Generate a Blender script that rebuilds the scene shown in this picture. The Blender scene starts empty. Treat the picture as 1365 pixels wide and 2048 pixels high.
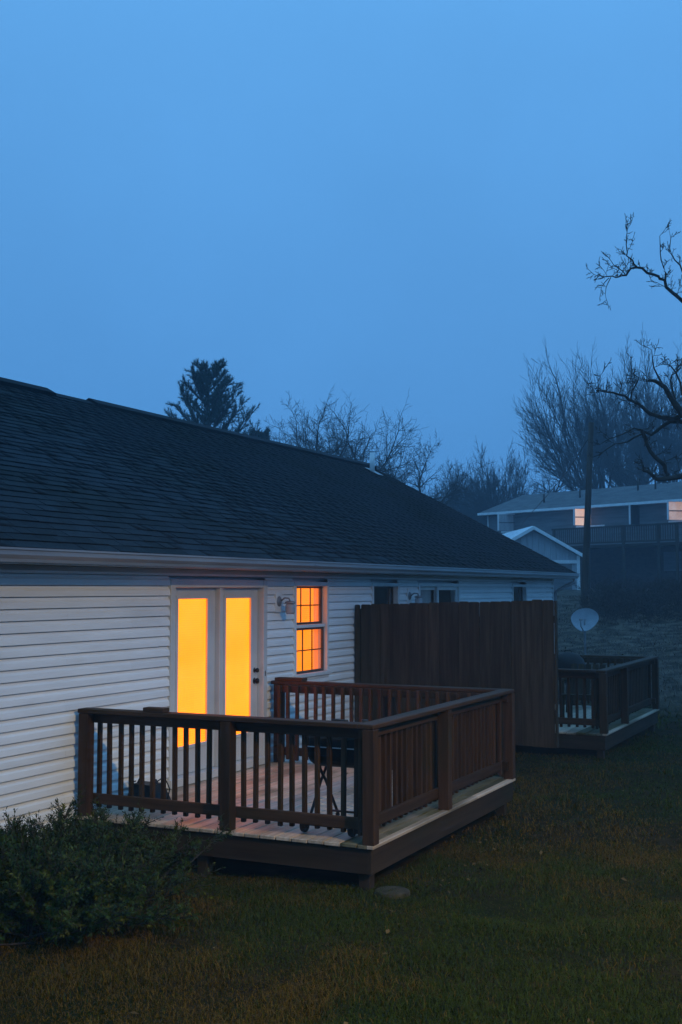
import bpy, math, random
import numpy as np
from mathutils import Vector, Matrix

sc = bpy.context.scene
COL = sc.collection
R = math.radians

# ------------------------------------------------------------------ camera
F_PX, YAW, PITCH = 2350.13, 0.4493, 0.0651
CAM = np.array([0.0, -6.7105, 1.9891])
cam = bpy.data.cameras.new('camera')
cam.sensor_fit = 'VERTICAL'; cam.sensor_height = 36.0; cam.lens = F_PX / 2048 * 36
cam.clip_start = 0.1; cam.clip_end = 2000
cam_o = bpy.data.objects.new('camera', cam); COL.objects.link(cam_o)
cam_o.location = CAM; cam_o.rotation_euler = (R(90) + PITCH, 0, YAW - R(90))
sc.camera = cam_o

# ------------------------------------------------------------------ sky, sun, exposure
SUN_EL, SUN_ROT = R(4), R(60)
w = bpy.data.worlds.new('World'); sc.world = w; w.use_nodes = True
nt = w.node_tree; bg = nt.nodes['Background']
sky = nt.nodes.new('ShaderNodeTexSky'); sky.sky_type = 'NISHITA'; sky.sun_disc = False
sky.sun_elevation = SUN_EL; sky.sun_rotation = SUN_ROT
sky.ozone_density = 4.2; sky.dust_density = 1.0
# misty twilight: an even cover, a little brighter overhead; the sky is read in a narrow band
tcw = nt.nodes.new('ShaderNodeTexCoord'); sepw = nt.nodes.new('ShaderNodeSeparateXYZ')
comw = nt.nodes.new('ShaderNodeCombineXYZ'); nt.links.new(tcw.outputs['Generated'], sepw.inputs[0])
mrw = nt.nodes.new('ShaderNodeMapRange')
for i, v in ((1, 0.0), (2, 0.7), (3, 0.36), (4, 0.23)): mrw.inputs[i].default_value = v
nt.links.new(sepw.outputs[2], mrw.inputs[0])
comw.inputs[0].default_value = 0.2; comw.inputs[1].default_value = -0.95
nt.links.new(mrw.outputs[0], comw.inputs[2]); nt.links.new(comw.outputs[0], sky.inputs[0])
nt.links.new(sky.outputs[0], bg.inputs[0])
zr_ = nt.nodes.new('ShaderNodeMapRange'); zr_.interpolation_type = 'SMOOTHSTEP'     # the even cover goes on brightening towards the zenith, as it does in view
for i, v in ((1, 0.2), (2, 1.0), (3, 0.134), (4, 0.196)): zr_.inputs[i].default_value = v
nt.links.new(sepw.outputs[2], zr_.inputs[0]); 
nzw = nt.nodes.new('ShaderNodeTexNoise'); nzw.inputs['Scale'].default_value = 4.0; nzw.inputs['Detail'].default_value = 3      # faint unevenness of the cover
nt.links.new(tcw.outputs['Generated'], nzw.inputs['Vector'])
nrw = nt.nodes.new('ShaderNodeMapRange'); nrw.inputs[1].default_value = .3; nrw.inputs[2].default_value = .7; nrw.inputs[3].default_value = .955; nrw.inputs[4].default_value = 1.045
nt.links.new(nzw.outputs['Fac'], nrw.inputs[0])
mlw = nt.nodes.new('ShaderNodeMath'); mlw.operation = 'MULTIPLY'; nt.links.new(zr_.outputs[0], mlw.inputs[0]); nt.links.new(nrw.outputs[0], mlw.inputs[1])
nt.links.new(mlw.outputs[0], bg.inputs[1])
sl = bpy.data.lights.new('sun', 'SUN'); sl.energy = 0.02; sl.angle = R(15); sl.color = (1, .9, .8)
so = bpy.data.objects.new('sun', sl); COL.objects.link(so)
so.rotation_euler = (R(90) - SUN_EL, 0, R(180) - SUN_ROT)
vs = sc.view_settings; vs.view_transform = 'Standard'; vs.look = 'None'; vs.gamma = 1.0
vs.exposure = 2.0; vs.use_curve_mapping = False
sc.cycles.volume_bounces = 1; sc.cycles.transparent_max_bounces = 12; sc.cycles.max_bounces = 6

# pixel of the photograph -> direction, then cut with a plane
_fw = np.array([math.cos(YAW)*math.cos(PITCH), math.sin(YAW)*math.cos(PITCH), math.sin(PITCH)])
_rt = np.array([math.sin(YAW), -math.cos(YAW), 0.0]); _up = np.cross(_rt, _fw)
def ray(x, y): return _fw + (x-682.5)/F_PX*_rt - (y-1024)/F_PX*_up
def at(x, y, **k):
    d = ray(x, y); (a, v), = k.items(); i = 'XYZS'.index(a)
    s = v if i == 3 else (v-CAM[i])/d[i]
    return CAM + s*d
def at_plane(x, y, p, n):
    d = ray(x, y); s = np.dot(np.array(p)-CAM, n)/np.dot(d, n); return CAM + s*d

# ------------------------------------------------------------------ materials
def _mat(name):
    m = bpy.data.materials.new(name); m.use_nodes = True
    t = m.node_tree; return m, t, t.nodes['Principled BSDF']
def _n(t, k, **kw):
    n = t.nodes.new(k)
    for a, b in kw.items(): setattr(n, a, b)
    return n
def mat_noise(name, c1, c2, scale=(4, 4, 4), rough=.6, detail=4, rnd=.0, bump=0.0, coord='Object', spec=.3, metal=0, lo=.35, hi=.65, c3=None, s3=(1.2, 1.2, 1.2), lo3=.5, hi3=.7):
    """two-tone noise; rnd: brightness change from piece to piece; c3: a third tone in large patches"""
    m, t, b = _mat(name); L = t.links.new
    tc = _n(t, 'ShaderNodeTexCoord'); mp = _n(t, 'ShaderNodeMapping'); mp.inputs['Scale'].default_value = scale
    oi = _n(t, 'ShaderNodeObjectInfo')
    if coord == 'World':
        g = _n(t, 'ShaderNodeNewGeometry'); L(g.outputs['Position'], mp.inputs[0])
    else:
        L(tc.outputs[coord], mp.inputs[0])
        ml = _n(t, 'ShaderNodeMath', operation='MULTIPLY'); ml.inputs[1].default_value = 37.0
        L(oi.outputs['Random'], ml.inputs[0]); L(ml.outputs[0], mp.inputs['Location'])
    nz = _n(t, 'ShaderNodeTexNoise'); nz.inputs['Scale'].default_value = 1; nz.inputs['Detail'].default_value = detail
    nz.inputs['Roughness'].default_value = .6
    L(mp.outputs[0], nz.inputs['Vector'])
    cr = _n(t, 'ShaderNodeValToRGB'); e = cr.color_ramp.elements
    e[0].position = lo; e[1].position = hi; e[0].color = (*c1, 1); e[1].color = (*c2, 1)
    L(nz.outputs['Fac'], cr.inputs[0]); col = cr.outputs[0]
    if c3:
        g3 = _n(t, 'ShaderNodeNewGeometry'); m3 = _n(t, 'ShaderNodeMapping'); m3.inputs['Scale'].default_value = s3
        L(g3.outputs['Position'], m3.inputs[0])
        n3 = _n(t, 'ShaderNodeTexNoise'); n3.inputs['Scale'].default_value = 1; n3.inputs['Detail'].default_value = 5
        L(m3.outputs[0], n3.inputs['Vector'])
        r3 = _n(t, 'ShaderNodeMapRange'); r3.inputs[1].default_value = lo3; r3.inputs[2].default_value = hi3
        L(n3.outputs['Fac'], r3.inputs[0])
        mx = _n(t, 'ShaderNodeMixRGB'); mx.inputs[2].default_value = (*c3, 1)
        L(r3.outputs[0], mx.inputs[0]); L(col, mx.inputs[1]); col = mx.outputs[0]
    if rnd:
        mr = _n(t, 'ShaderNodeMapRange'); mr.inputs[3].default_value = 1-rnd; mr.inputs[4].default_value = 1+rnd
        L(oi.outputs['Random'], mr.inputs[0])
        hv = _n(t, 'ShaderNodeHueSaturation'); L(mr.outputs[0], hv.inputs['Value']); L(col, hv.inputs['Color']); col = hv.outputs[0]
    L(col, b.inputs['Base Color'])
    b.inputs['Roughness'].default_value = rough; b.inputs['Specular IOR Level'].default_value = spec
    b.inputs['Metallic'].default_value = metal
    if bump:
        bp = _n(t, 'ShaderNodeBump'); bp.inputs['Strength'].default_value = bump; bp.inputs['Distance'].default_value = .01
        L(nz.outputs['Fac'], bp.inputs['Height']); L(bp.outputs[0], b.inputs['Normal'])
    return m
def mat_attr(name, rough=.7, spec=.2, trans=0.0):
    m, t, b = _mat(name)
    a = _n(t, 'ShaderNodeAttribute'); a.attribute_name = 'Col'
    t.links.new(a.outputs['Color'], b.inputs['Base Color'])
    b.inputs['Roughness'].default_value = rough; b.inputs['Specular IOR Level'].default_value = spec
    return m
def mat_emit(name, c, s, c2=None, scale=(1, 1, 1), base=(.6, .5, .4), pitch=0):
    m, t, b = _mat(name); b.inputs['Base Color'].default_value = (*base, 1)
    b.inputs['Emission Strength'].default_value = s; b.inputs['Emission Color'].default_value = (*c, 1)
    if c2:
        tc = _n(t, 'ShaderNodeTexCoord'); mp = _n(t, 'ShaderNodeMapping'); mp.inputs['Scale'].default_value = scale
        nz = _n(t, 'ShaderNodeTexNoise'); nz.inputs['Scale'].default_value = 1; nz.inputs['Detail'].default_value = 3
        cr = _n(t, 'ShaderNodeValToRGB'); e = cr.color_ramp.elements
        e[0].position = .35; e[1].position = .65; e[0].color = (*c, 1); e[1].color = (*c2, 1)
        L = t.links.new
        L(tc.outputs['Object'], mp.inputs[0]); L(mp.outputs[0], nz.inputs['Vector']); L(nz.outputs['Fac'], cr.inputs[0]); L(cr.outputs[0], b.inputs['Emission Color'])
        if pitch:      # the overlap of each slat lets less of the room light through
            gm = _n(t, 'ShaderNodeNewGeometry'); sz = _n(t, 'ShaderNodeSeparateXYZ'); L(gm.outputs['Position'], sz.inputs[0])
            dv_ = _n(t, 'ShaderNodeMath', operation='DIVIDE'); dv_.inputs[1].default_value = pitch; L(sz.outputs[2], dv_.inputs[0])
            fr = _n(t, 'ShaderNodeMath', operation='FRACT'); L(dv_.outputs[0], fr.inputs[0])
            pp = _n(t, 'ShaderNodeMath', operation='PINGPONG'); pp.inputs[1].default_value = .5; L(fr.outputs[0], pp.inputs[0])
            mr = _n(t, 'ShaderNodeMapRange'); mr.inputs[1].default_value = 0; mr.inputs[2].default_value = .3; mr.inputs[3].default_value = s*.80; mr.inputs[4].default_value = s*1.05
            L(pp.outputs[0], mr.inputs[0]); L(mr.outputs[0], b.inputs['Emission Strength'])
    return m
def mat_glass(name):
    m = bpy.data.materials.new(name); m.use_nodes = True; t = m.node_tree; t.nodes.remove(t.nodes['Principled BSDF'])
    o = t.nodes['Material Output']; tr = _n(t, 'ShaderNodeBsdfTransparent'); gl = _n(t, 'ShaderNodeBsdfGlossy'); gl.inputs['Roughness'].default_value = .03
    lw = _n(t, 'ShaderNodeLayerWeight'); lw.inputs[0].default_value = .5; pw_ = _n(t, 'ShaderNodeMath', operation='POWER'); pw_.inputs[1].default_value = 5
    fr = _n(t, 'ShaderNodeMapRange'); fr.inputs[3].default_value = .035; fr.inputs[4].default_value = .6; mx = _n(t, 'ShaderNodeMixShader')
    L = t.links.new; L(lw.outputs['Facing'], pw_.inputs[0]); L(pw_.outputs[0], fr.inputs[0]); L(fr.outputs[0], mx.inputs[0]); L(tr.outputs[0], mx.inputs[1]); L(gl.outputs[0], mx.inputs[2]); L(mx.outputs[0], o.inputs[0])
    return m

M = {}
M['siding'] = mat_noise('vinyl_siding', (.74, .74, .74), (.83, .83, .825), (1.3, 9, 9), rough=.45, rnd=.05, bump=.05, coord='World', spec=.35, c3=(.64, .63, .60), s3=(.9, 1, 2.4), lo3=.55, hi3=.85)
M['trim'] = mat_noise('white_trim', (.66, .66, .66), (.76, .76, .75), (3, 3, 3), rough=.4, rnd=.04, coord='World')
M['doorpaint'] = mat_noise('door_paint', (.52, .52, .52), (.60, .60, .59), (2, 2, 2), rough=.4, coord='World')
M['soffit'] = mat_noise('soffit_vinyl', (.42, .41, .40), (.5, .49, .48), (2, 2, 2), rough=.5, coord='World')
M['gutter'] = mat_noise('gutter_metal', (.22, .225, .24), (.30, .305, .32), (.8, 6, 6), rough=.3, spec=.5, coord='World')
M['shingle'] = mat_noise('asphalt_shingle', (.010, .0135, .018), (.024, .028, .034), (60, 60, 60), rough=.85, rnd=.32, bump=.3, coord='World', spec=.12, c3=(.011, .014, .014), s3=(.5, .7, .7), lo3=.45, hi3=.75)
M['underlay'] = mat_noise('roof_underlay', (.02, .02, .02), (.03, .03, .03), rough=.9)
M['wood'] = mat_noise('stained_rail_wood', (.032, .017, .009), (.062, .033, .018), (1.6, 26, 26), rough=.6, spec=.12, rnd=.22, bump=.25, c3=(.028, .024, .012), s3=(2, 2, 2), lo3=.52, hi3=.8)
M['joist'] = mat_noise('stained_fascia_wood', (.026, .018, .011), (.048, .032, .02), (1.1, 20, 20), rough=.65, spec=.12, rnd=.15, bump=.25, c3=(.022, .022, .010), s3=(1.2, 1.2, 3), lo3=.5, hi3=.75)
M['deck'] = mat_noise('weathered_deck_board', (.34, .255, .18), (.55, .43, .32), (1.2, 22, 22), rough=.45, rnd=.20, bump=.35, spec=.45, c3=(.17, .135, .085), s3=(1.1, 2.6, 1), lo3=.5, hi3=.7)
M['fence'] = mat_noise('fence_wood', (.026, .020, .012), (.056, .042, .027), (1.3, 20, 20), rough=.75, spec=.12, rnd=.28, bump=.3)
M['black'] = mat_noise('black_enamel', (.005, .005, .006), (.011, .011, .011), (6, 6, 6), rough=.6, spec=.25)
M['sash'] = mat_noise('shaded_sash', (.05, .045, .04), (.08, .07, .065), (5, 5, 5), rough=.5)  # the sash's shade against the lit blind is put into its colour
M['mossdeck'] = mat_noise('mossy_deck_board', (.055, .052, .022), (.12, .11, .06), (1.5, 14, 14), rough=.7, rnd=.2, bump=.4, spec=.2, c3=(.2, .17, .13), s3=(1.6, 3, 1), lo3=.55, hi3=.75)
M['blackmat'] = mat_noise('black_tube', (.01, .01, .011), (.02, .02, .02), (9, 9, 9), rough=.5)
M['steel'] = mat_noise('worn_steel', (.25, .25, .26), (.4, .4, .4), (9, 9, 9), rough=.35, metal=.8)
M['knob'] = mat_noise('bronze_knob', (.02, .017, .014), (.045, .037, .03), (9, 9, 9), rough=.3, metal=.7)
M['glass'] = mat_glass('window_glass')
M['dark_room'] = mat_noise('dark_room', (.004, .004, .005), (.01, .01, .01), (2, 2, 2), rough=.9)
M['curtain'] = mat_noise('pale_curtain', (.3, .3, .31), (.42, .42, .42), (9, 9, .6), rough=.8, coord='World')
M['blind'] = mat_emit('lit_door_blind', (1, .165, .0003), .78, (1, .205, .010), (1.1, .8, 1.5), base=(.08, .05, .02), pitch=.024)
M['blindw'] = mat_emit('lit_window_blind', (1, .205, .002), .46, (1, .235, .008), (1.5, 1, 2), base=(.10, .07, .03), pitch=.0245)
M['drape'] = mat_emit('lit_drape', (1, .15, .012), .26, (1, .22, .03), (8, 8, .5), base=(.5, .3, .2))
M['farlit'] = mat_emit('lit_far_curtain', (.95, .50, .30), .17, (1, .68, .50), (1.2, 1.2, 1.2), base=(.6, .5, .4))
M['farlit2'] = mat_emit('dimly_lit_far_curtain', (.8, .45, .32), .10, (1, .66, .52), (2, 2, 3), base=(.6, .5, .4))
M['bark'] = mat_noise('dark_bark', (.022, .017, .013), (.055, .043, .034), (3, 3, 9), rough=.9, bump=.4, coord='World')
M['pine'] = mat_noise('pine_needles', (.012, .026, .014), (.03, .05, .024), (2, 2, 2), rough=.7, coord='World')
M['pole'] = mat_noise('weathered_pole', (.03, .022, .017), (.065, .048, .036), (9, 9, .7), rough=.9, coord='World')
M['wire'] = mat_noise('black_cable', (.01, .01, .01), (.02, .02, .02), rough=.6)
M['dish'] = mat_noise('dish_paint', (.30, .33, .37), (.38, .41, .45), (4, 4, 4), rough=.45)
M['nwall'] = mat_noise('dark_clapboard', (.10, .10, .105), (.16, .16, .165), (.5, .5, 7), rough=.7, coord='World')
M['brick'] = mat_noise('dark_brick', (.05, .035, .03), (.09, .06, .05), (3, 3, 8), rough=.85, coord='World')
M['nroof'] = mat_noise('far_roof_shingle', (.07, .07, .075), (.12, .12, .12), (1.2, 1.2, 5), rough=.85, coord='World')
M['shedroof'] = mat_noise('white_metal_roof', (.62, .64, .68), (.78, .8, .82), (.6, .6, .6), rough=.3, spec=.5, coord='World')
M['shedwall'] = mat_noise('pale_shed_panel', (.30, .31, .33), (.38, .39, .41), (5, 5, .5), rough=.6, coord='World')
M['stone'] = mat_noise('round_paver', (.022, .018, .010), (.055, .042, .022), (14, 14, 14), rough=.9, bump=.4)
M['soil'] = mat_noise('lawn_soil', (.012, .009, .004), (.034, .022, .009), (7, 7, 7), rough=.95, coord='World', detail=8, spec=.02, c3=(.012, .015, .004), s3=(.9, .9, .9), lo3=.42, hi3=.6)
def _slope_litter(m):
    t = m.node_tree; b = t.nodes['Principled BSDF']; L = t.links.new; src = b.inputs['Base Color'].links[0].from_socket
    g = _n(t, 'ShaderNodeNewGeometry'); sx = _n(t, 'ShaderNodeSeparateXYZ'); L(g.outputs['Position'], sx.inputs[0])
    mr = _n(t, 'ShaderNodeMapRange'); mr.inputs[1].default_value = 21.5; mr.inputs[2].default_value = 26; L(sx.outputs[0], mr.inputs[0])
    nz = _n(t, 'ShaderNodeTexNoise'); nz.inputs['Scale'].default_value = 2.2; nz.inputs['Detail'].default_value = 9; L(g.outputs['Position'], nz.inputs['Vector'])
    cr = _n(t, 'ShaderNodeValToRGB'); e = cr.color_ramp.elements; e[0].position = .38; e[1].position = .62; e[0].color = (.03, .025, .018, 1); e[1].color = (.12, .096, .075, 1); L(nz.outputs['Fac'], cr.inputs[0])
    mx = _n(t, 'ShaderNodeMixRGB'); L(mr.outputs[0], mx.inputs[0]); L(src, mx.inputs[1]); L(cr.outputs[0], mx.inputs[2]); L(mx.outputs[0], b.inputs['Base Color'])
_slope_litter(M['soil'])
M['grass'] = mat_attr('grass_blades', .8, .03)
M['leaf'] = mat_attr('fallen_leaves', .8, .08)
M['yew'] = mat_attr('yew_needles', .6, .12)
M['lampmetal'] = mat_noise('lamp_grey_metal', (.2, .2, .21), (.3, .3, .31), rough=.5, metal=.5)
M['bulb'] = mat_emit('lamp_bulb', (1, .66, .26), 30, base=(.8, .8, .8))

# ------------------------------------------------------------------ builders
WL = {}          # where each parent sits, so that children can be given in place coordinates
def tag(o, label=None, cat=None, group=None, kind=None):
    if label: o['label'] = label
    if cat: o['category'] = cat
    if group: o['group'] = group
    if kind: o['kind'] = kind
    return o
def _link(name, data, parent, loc, rot=None):
    o = bpy.data.objects.new(name, data); COL.objects.link(o)
    loc = Vector([float(v) for v in loc])
    base = WL.get(parent.name, Vector()) if parent else Vector()
    if parent: o.parent = parent
    m = Matrix.Translation(loc-base)
    if rot is not None: m = m @ rot.to_4x4()
    o.matrix_basis = m; WL[o.name] = loc
    return o
def thing(name, label, cat, loc=(0, 0, 0), group=None, parent=None):
    o = _link(name, None, parent, loc); o.empty_display_size = .2
    return tag(o, label, cat, group)
def new_mesh(name, v, f, mat, smooth=False):
    me = bpy.data.meshes.new(name); me.from_pydata([tuple(map(float, p)) for p in v], [], f); me.materials.append(M[mat] if isinstance(mat, str) else mat)
    if smooth: me.polygons.foreach_set('use_smooth', [True]*len(me.polygons))
    me.update(); return me
def mesh(name, v, f, mat, parent=None, loc=None, smooth=False):
    """vertices in place coordinates; origin at loc (default: their lowest centre)"""
    v = np.array(v, float)
    if loc is None: loc = np.array([*((v.min(0)+v.max(0))/2)[:2], v[:, 2].min()])
    return _link(name, new_mesh(name, v-np.array(loc), f, mat, smooth), parent, loc)
def np_mesh(name, V, Fq, mat, parent=None, loc=(0, 0, 0), cols=None, smooth=False):
    """V (n,3), Fq list of int arrays (k,3) or (k,4)"""
    me = bpy.data.meshes.new(name); V = np.asarray(V, np.float32)-np.array(loc, np.float32)
    if not isinstance(Fq, list): Fq = [Fq]
    nl = sum(a.size for a in Fq); nf = sum(len(a) for a in Fq)
    me.vertices.add(len(V)); me.vertices.foreach_set('co', V.ravel())
    me.loops.add(nl); me.loops.foreach_set('vertex_index', np.concatenate([a.ravel() for a in Fq]).astype(np.int32))
    me.polygons.add(nf); tot = np.concatenate([np.full(len(a), a.shape[1]) for a in Fq]).astype(np.int32)
    st = np.concatenate([[0], np.cumsum(tot)[:-1]]).astype(np.int32)
    me.polygons.foreach_set('loop_start', st); me.polygons.foreach_set('loop_total', tot)
    if smooth: me.polygons.foreach_set('use_smooth', np.ones(nf, bool))
    me.update(calc_edges=True); me.materials.append(M[mat])
    if cols is not None:
        ca = me.color_attributes.new('Col', 'FLOAT_COLOR', 'POINT')
        c4 = np.ones((len(V), 4), np.float32); c4[:, :3] = cols; ca.data.foreach_set('color', c4.ravel())
    return _link(name, me, parent, loc)
_cache = {}
def box_data(name, L, W, H, mat, c):
    k = (round(L, 3), round(W, 3), round(H, 3), mat, round(c, 4), name)
    if k in _cache: return _cache[k]
    x, y, z = L/2, W/2, H/2; v = []; idx = {}
    for sx in (-1, 1):
        for sy in (-1, 1):
            for sz in (-1, 1):
                for a in range(3):
                    p = [sx*x, sy*y, sz*z]
                    for b in range(3):
                        if b != a: p[b] -= (sx, sy, sz)[b]*c
                    idx[(sx, sy, sz, a)] = len(v); v.append(p)
    f = []
    for a in range(3):
        b, d = (a+1) % 3, (a+2) % 3
        for s in (-1, 1):
            q = []
            for (u, t) in ((-1, -1), (1, -1), (1, 1), (-1, 1)):
                k3 = [0, 0, 0]; k3[a] = s; k3[b] = u; k3[d] = t; q.append(idx[(*k3, a)])
            f.append(q if s > 0 else q[::-1])
        for u in (-1, 1):
            for t in (-1, 1):     # edge along a
                k0 = [0, 0, 0]; k0[b] = u; k0[d] = t; k1 = list(k0); k0[a] = -1; k1[a] = 1
                q = [idx[(*k0, b)], idx[(*k1, b)], idx[(*k1, d)], idx[(*k0, d)]]
                f.append(q if u*t < 0 else q[::-1])
    for sx in (-1, 1):
        for sy in (-1, 1):
            for sz in (-1, 1):
                q = [idx[(sx, sy, sz, a)] for a in range(3)]; f.append(q if sx*sy*sz > 0 else q[::-1])
    me = new_mesh(name, v, f, mat); _cache[k] = me; return me
def beam(name, p0, p1, wd, ht, mat, parent=None, up=(0, 0, 1), c=.004):
    """a squared piece from p0 to p1; its own x axis runs along it"""
    p0, p1 = Vector([float(a) for a in p0]), Vector([float(a) for a in p1]); d = p1-p0; L = d.length; d.normalize(); u = Vector(up)
    if abs(u.dot(d)) > .99: u = Vector((0, 1, 0)) if abs(d.y) < .9 else Vector((1, 0, 0))
    y = u.cross(d).normalized(); z = d.cross(y)
    rot = Matrix((d, y, z)).transposed()
    return _link(name, box_data(name, L, wd, ht, mat, min(c, wd*.3, ht*.3)), parent, (p0+p1)/2, rot)
def block(name, x0, x1, y0, y1, z0, z1, mat, parent=None, c=.003):
    return _link(name, box_data(name, x1-x0, y1-y0, z1-z0, mat, min(c, (x1-x0)*.3, (y1-y0)*.3, (z1-z0)*.3)), parent, ((x0+x1)/2, (y0+y1)/2, (z0+z1)/2))
def tube_geo(pts, rad, sides=8, caps=True):
    pts = [np.array(p, float) for p in pts]; n = len(pts); rad = [rad]*n if np.isscalar(rad) else rad
    v, f = [], []; ref = np.array([.31, .17, .93])
    for i, p in enumerate(pts):
        d = pts[min(i+1, n-1)]-pts[max(i-1, 0)]; d /= np.linalg.norm(d)+1e-9
        a = np.cross(d, ref); a /= np.linalg.norm(a)+1e-9; b = np.cross(d, a)
        for k in range(sides):
            t = 2*math.pi*k/sides; v.append(p+rad[i]*(math.cos(t)*a+math.sin(t)*b))
    for i in range(n-1):
        for k in range(sides):
            f.append((i*sides+k, i*sides+(k+1) % sides, (i+1)*sides+(k+1) % sides, (i+1)*sides+k))
    if caps: f.append(tuple(range(sides))[::-1]); f.append(tuple(range((n-1)*sides, n*sides)))
    return v, f
def tube(name, pts, rad, mat, parent=None, sides=8):
    v, f = tube_geo(pts, rad, sides); return mesh(name, v, f, mat, parent, smooth=True)
def lathe(name, prof, mat, parent=None, at_=(0, 0, 0), sides=20, axis='Z'):
    v, f = [], []
    for r, z in prof:
        for k in range(sides):
            t = 2*math.pi*k/sides; p = (r*math.cos(t), r*math.sin(t), z)
            if axis == 'Y': p = (p[0], p[2], p[1])
            if axis == 'X': p = (p[2], p[0], p[1])
            v.append((p[0]+at_[0], p[1]+at_[1], p[2]+at_[2]))
    for i in range(len(prof)-1):
        for k in range(sides):
            f.append((i*sides+k, i*sides+(k+1) % sides, (i+1)*sides+(k+1) % sides, (i+1)*sides+k))
    return mesh(name, v, f, mat, parent, smooth=True)
def boxes_geo(lst):
    """several plain boxes joined (for pieces too small to pick apart)"""
    v, f = [], []
    for x0, x1, y0, y1, z0, z1 in lst:
        b = len(v)
        v += [(x, y, z) for x in (x0, x1) for y in (y0, y1) for z in (z0, z1)]
        f += [tuple(b+i for i in q) for q in ((0, 1, 3, 2), (4, 6, 7, 5), (0, 4, 5, 1), (2, 3, 7, 6), (0, 2, 6, 4), (1, 5, 7, 3))]
    return v, f
def extrude_x(name, prof, x0, x1, mat, parent=None, closed=True):
    n = len(prof); v = [(x0, y, z) for y, z in prof]+[(x1, y, z) for y, z in prof]; f = []
    for i in range(n if closed else n-1):
        j = (i+1) % n; f.append((i, n+i, n+j, j))
    if closed: f.append(tuple(range(n))); f.append(tuple(range(2*n-1, n-1, -1)))
    return mesh(name, v, f, mat, parent)

# ------------------------------------------------------------------ ground
GZ = -0.37
def sstep(a, b, x): t = np.clip((x-a)/(b-a), 0, 1); return t*t*(3-2*t)
def gz(x, y):
    x = np.asarray(x, float); y = np.asarray(y, float)
    r = np.clip(x-22.5-.10*y, 0, None); slope = .113*(np.sqrt(r*r+9)-3)
    slope = np.where(slope < 1.95, slope, 1.95+.55*(1-np.exp(-(slope-1.95)/2.2)))
    near = .018*np.sin(x*1.3+.4*y)+.014*np.sin(y*1.9-.7*x+1)+.010*np.sin(3.1*x+2.3*y)
    return GZ+slope+near*sstep(26, 18, x)+.05*np.sin(x*.5+y*.8)*sstep(24, 32, x)
xs = np.concatenate([np.linspace(-120, -4, 16), np.linspace(-3, 30, 140), np.linspace(30.6, 72, 60), np.linspace(76, 320, 26)])
ys = np.concatenate([np.linspace(-200, -26, 16), np.linspace(-24, 4, 110), np.linspace(5, 40, 30), np.linspace(46, 200, 14)])
XX, YY = np.meshgrid(xs, ys, indexing='ij'); nx, ny = XX.shape
GV = np.stack([XX, YY, gz(XX, YY)], -1).reshape(-1, 3)
ii = (np.arange(nx-1)[:, None]*ny+np.arange(ny-1)[None]).ravel()
tag(np_mesh('ground', GV, np.stack([ii, ii+ny, ii+ny+1, ii+1], 1), 'soil', smooth=True), kind='structure')

# ------------------------------------------------------------------ house
house = thing('house', 'low white sided house with dark shingle roof and glowing patio door', 'house', (13, 0, GZ))
HX0, HX1 = 1.0, 24.08
EAVE_Y, EAVE_Z, RID_Y, RID_Z = -.43, 2.315, 4.33, 4.80
RX0, RX1 = .7, 24.41
wall = mesh('wall', [(HX0, .13, -.7), (HX1, .13, -.7), (HX1, 8.5, -.7), (HX0, 8.5, -.7), (HX0, .13, 2.3), (HX1, .13, 2.3), (HX1, 8.5, 2.3), (HX0, 8.5, 2.3), (HX0, RID_Y, 4.6), (HX1, RID_Y, 4.6)],
            [(0, 1, 5, 4), (2, 3, 7, 6), (1, 2, 6, 9, 5), (3, 0, 4, 8, 7), (4, 5, 9, 8), (6, 7, 8, 9), (3, 2, 1, 0)], 'siding', house)
tag(wall, 'white lap siding wall')
block('foundation', HX0+.02, HX1-.02, -.004, .1, -.75, -.30, 'stone', house)
DOOR = (9.92, 11.89); WINS = [(12.57, 13.51), (14.86, 15.82), (21.26, 22.19)]; PATIO = (16.58, 18.40)
OPEN = [(DOOR[0], DOOR[1], -1, 2.09)]+[(a, b, .90, 2.08) for a, b in WINS]+[(PATIO[0], PATIO[1], -1, 2.08)]
LAP, Z0 = .1002, .106
rng = random.Random(4)
prof = [(.004, .010), (-.0232, .010), (-.0236, .015), (-.0215, .040), (-.0185, .062), (-.0030, .080), (.0025, .104), (.004, .104)]
for k in range(-5, 21):
    z = Z0+LAP*k; top = min(z+.104, 2.192)
    cuts = sorted((a, b) for a, b, lo, hi in OPEN if z+LAP*.6 > lo and z+LAP*.4 < hi)
    x = HX0; segs = []
    for a, b in cuts: segs.append((x, a)); x = b
    segs.append((x, HX1-.05))
    for a, b in segs:
        while b-a > 3.9:
            c = a+3.66-(.9*((k*37) % 4) if a == HX0 else 0)
            c = min(c, b-.3); p = [(y, z+min(h, top-z)) for y, h in prof]
            extrude_x('siding_board', p, a, c, 'siding', wall); a = c+.0012
        if b-a > .05:
            extrude_x('siding_board', [(y, z+min(h, top-z)) for y, h in prof], a, b, 'siding', wall)
block('corner_trim', HX1-.05, HX1+.03, -.03, .08, -.45, 2.19, 'trim', house)
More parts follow.
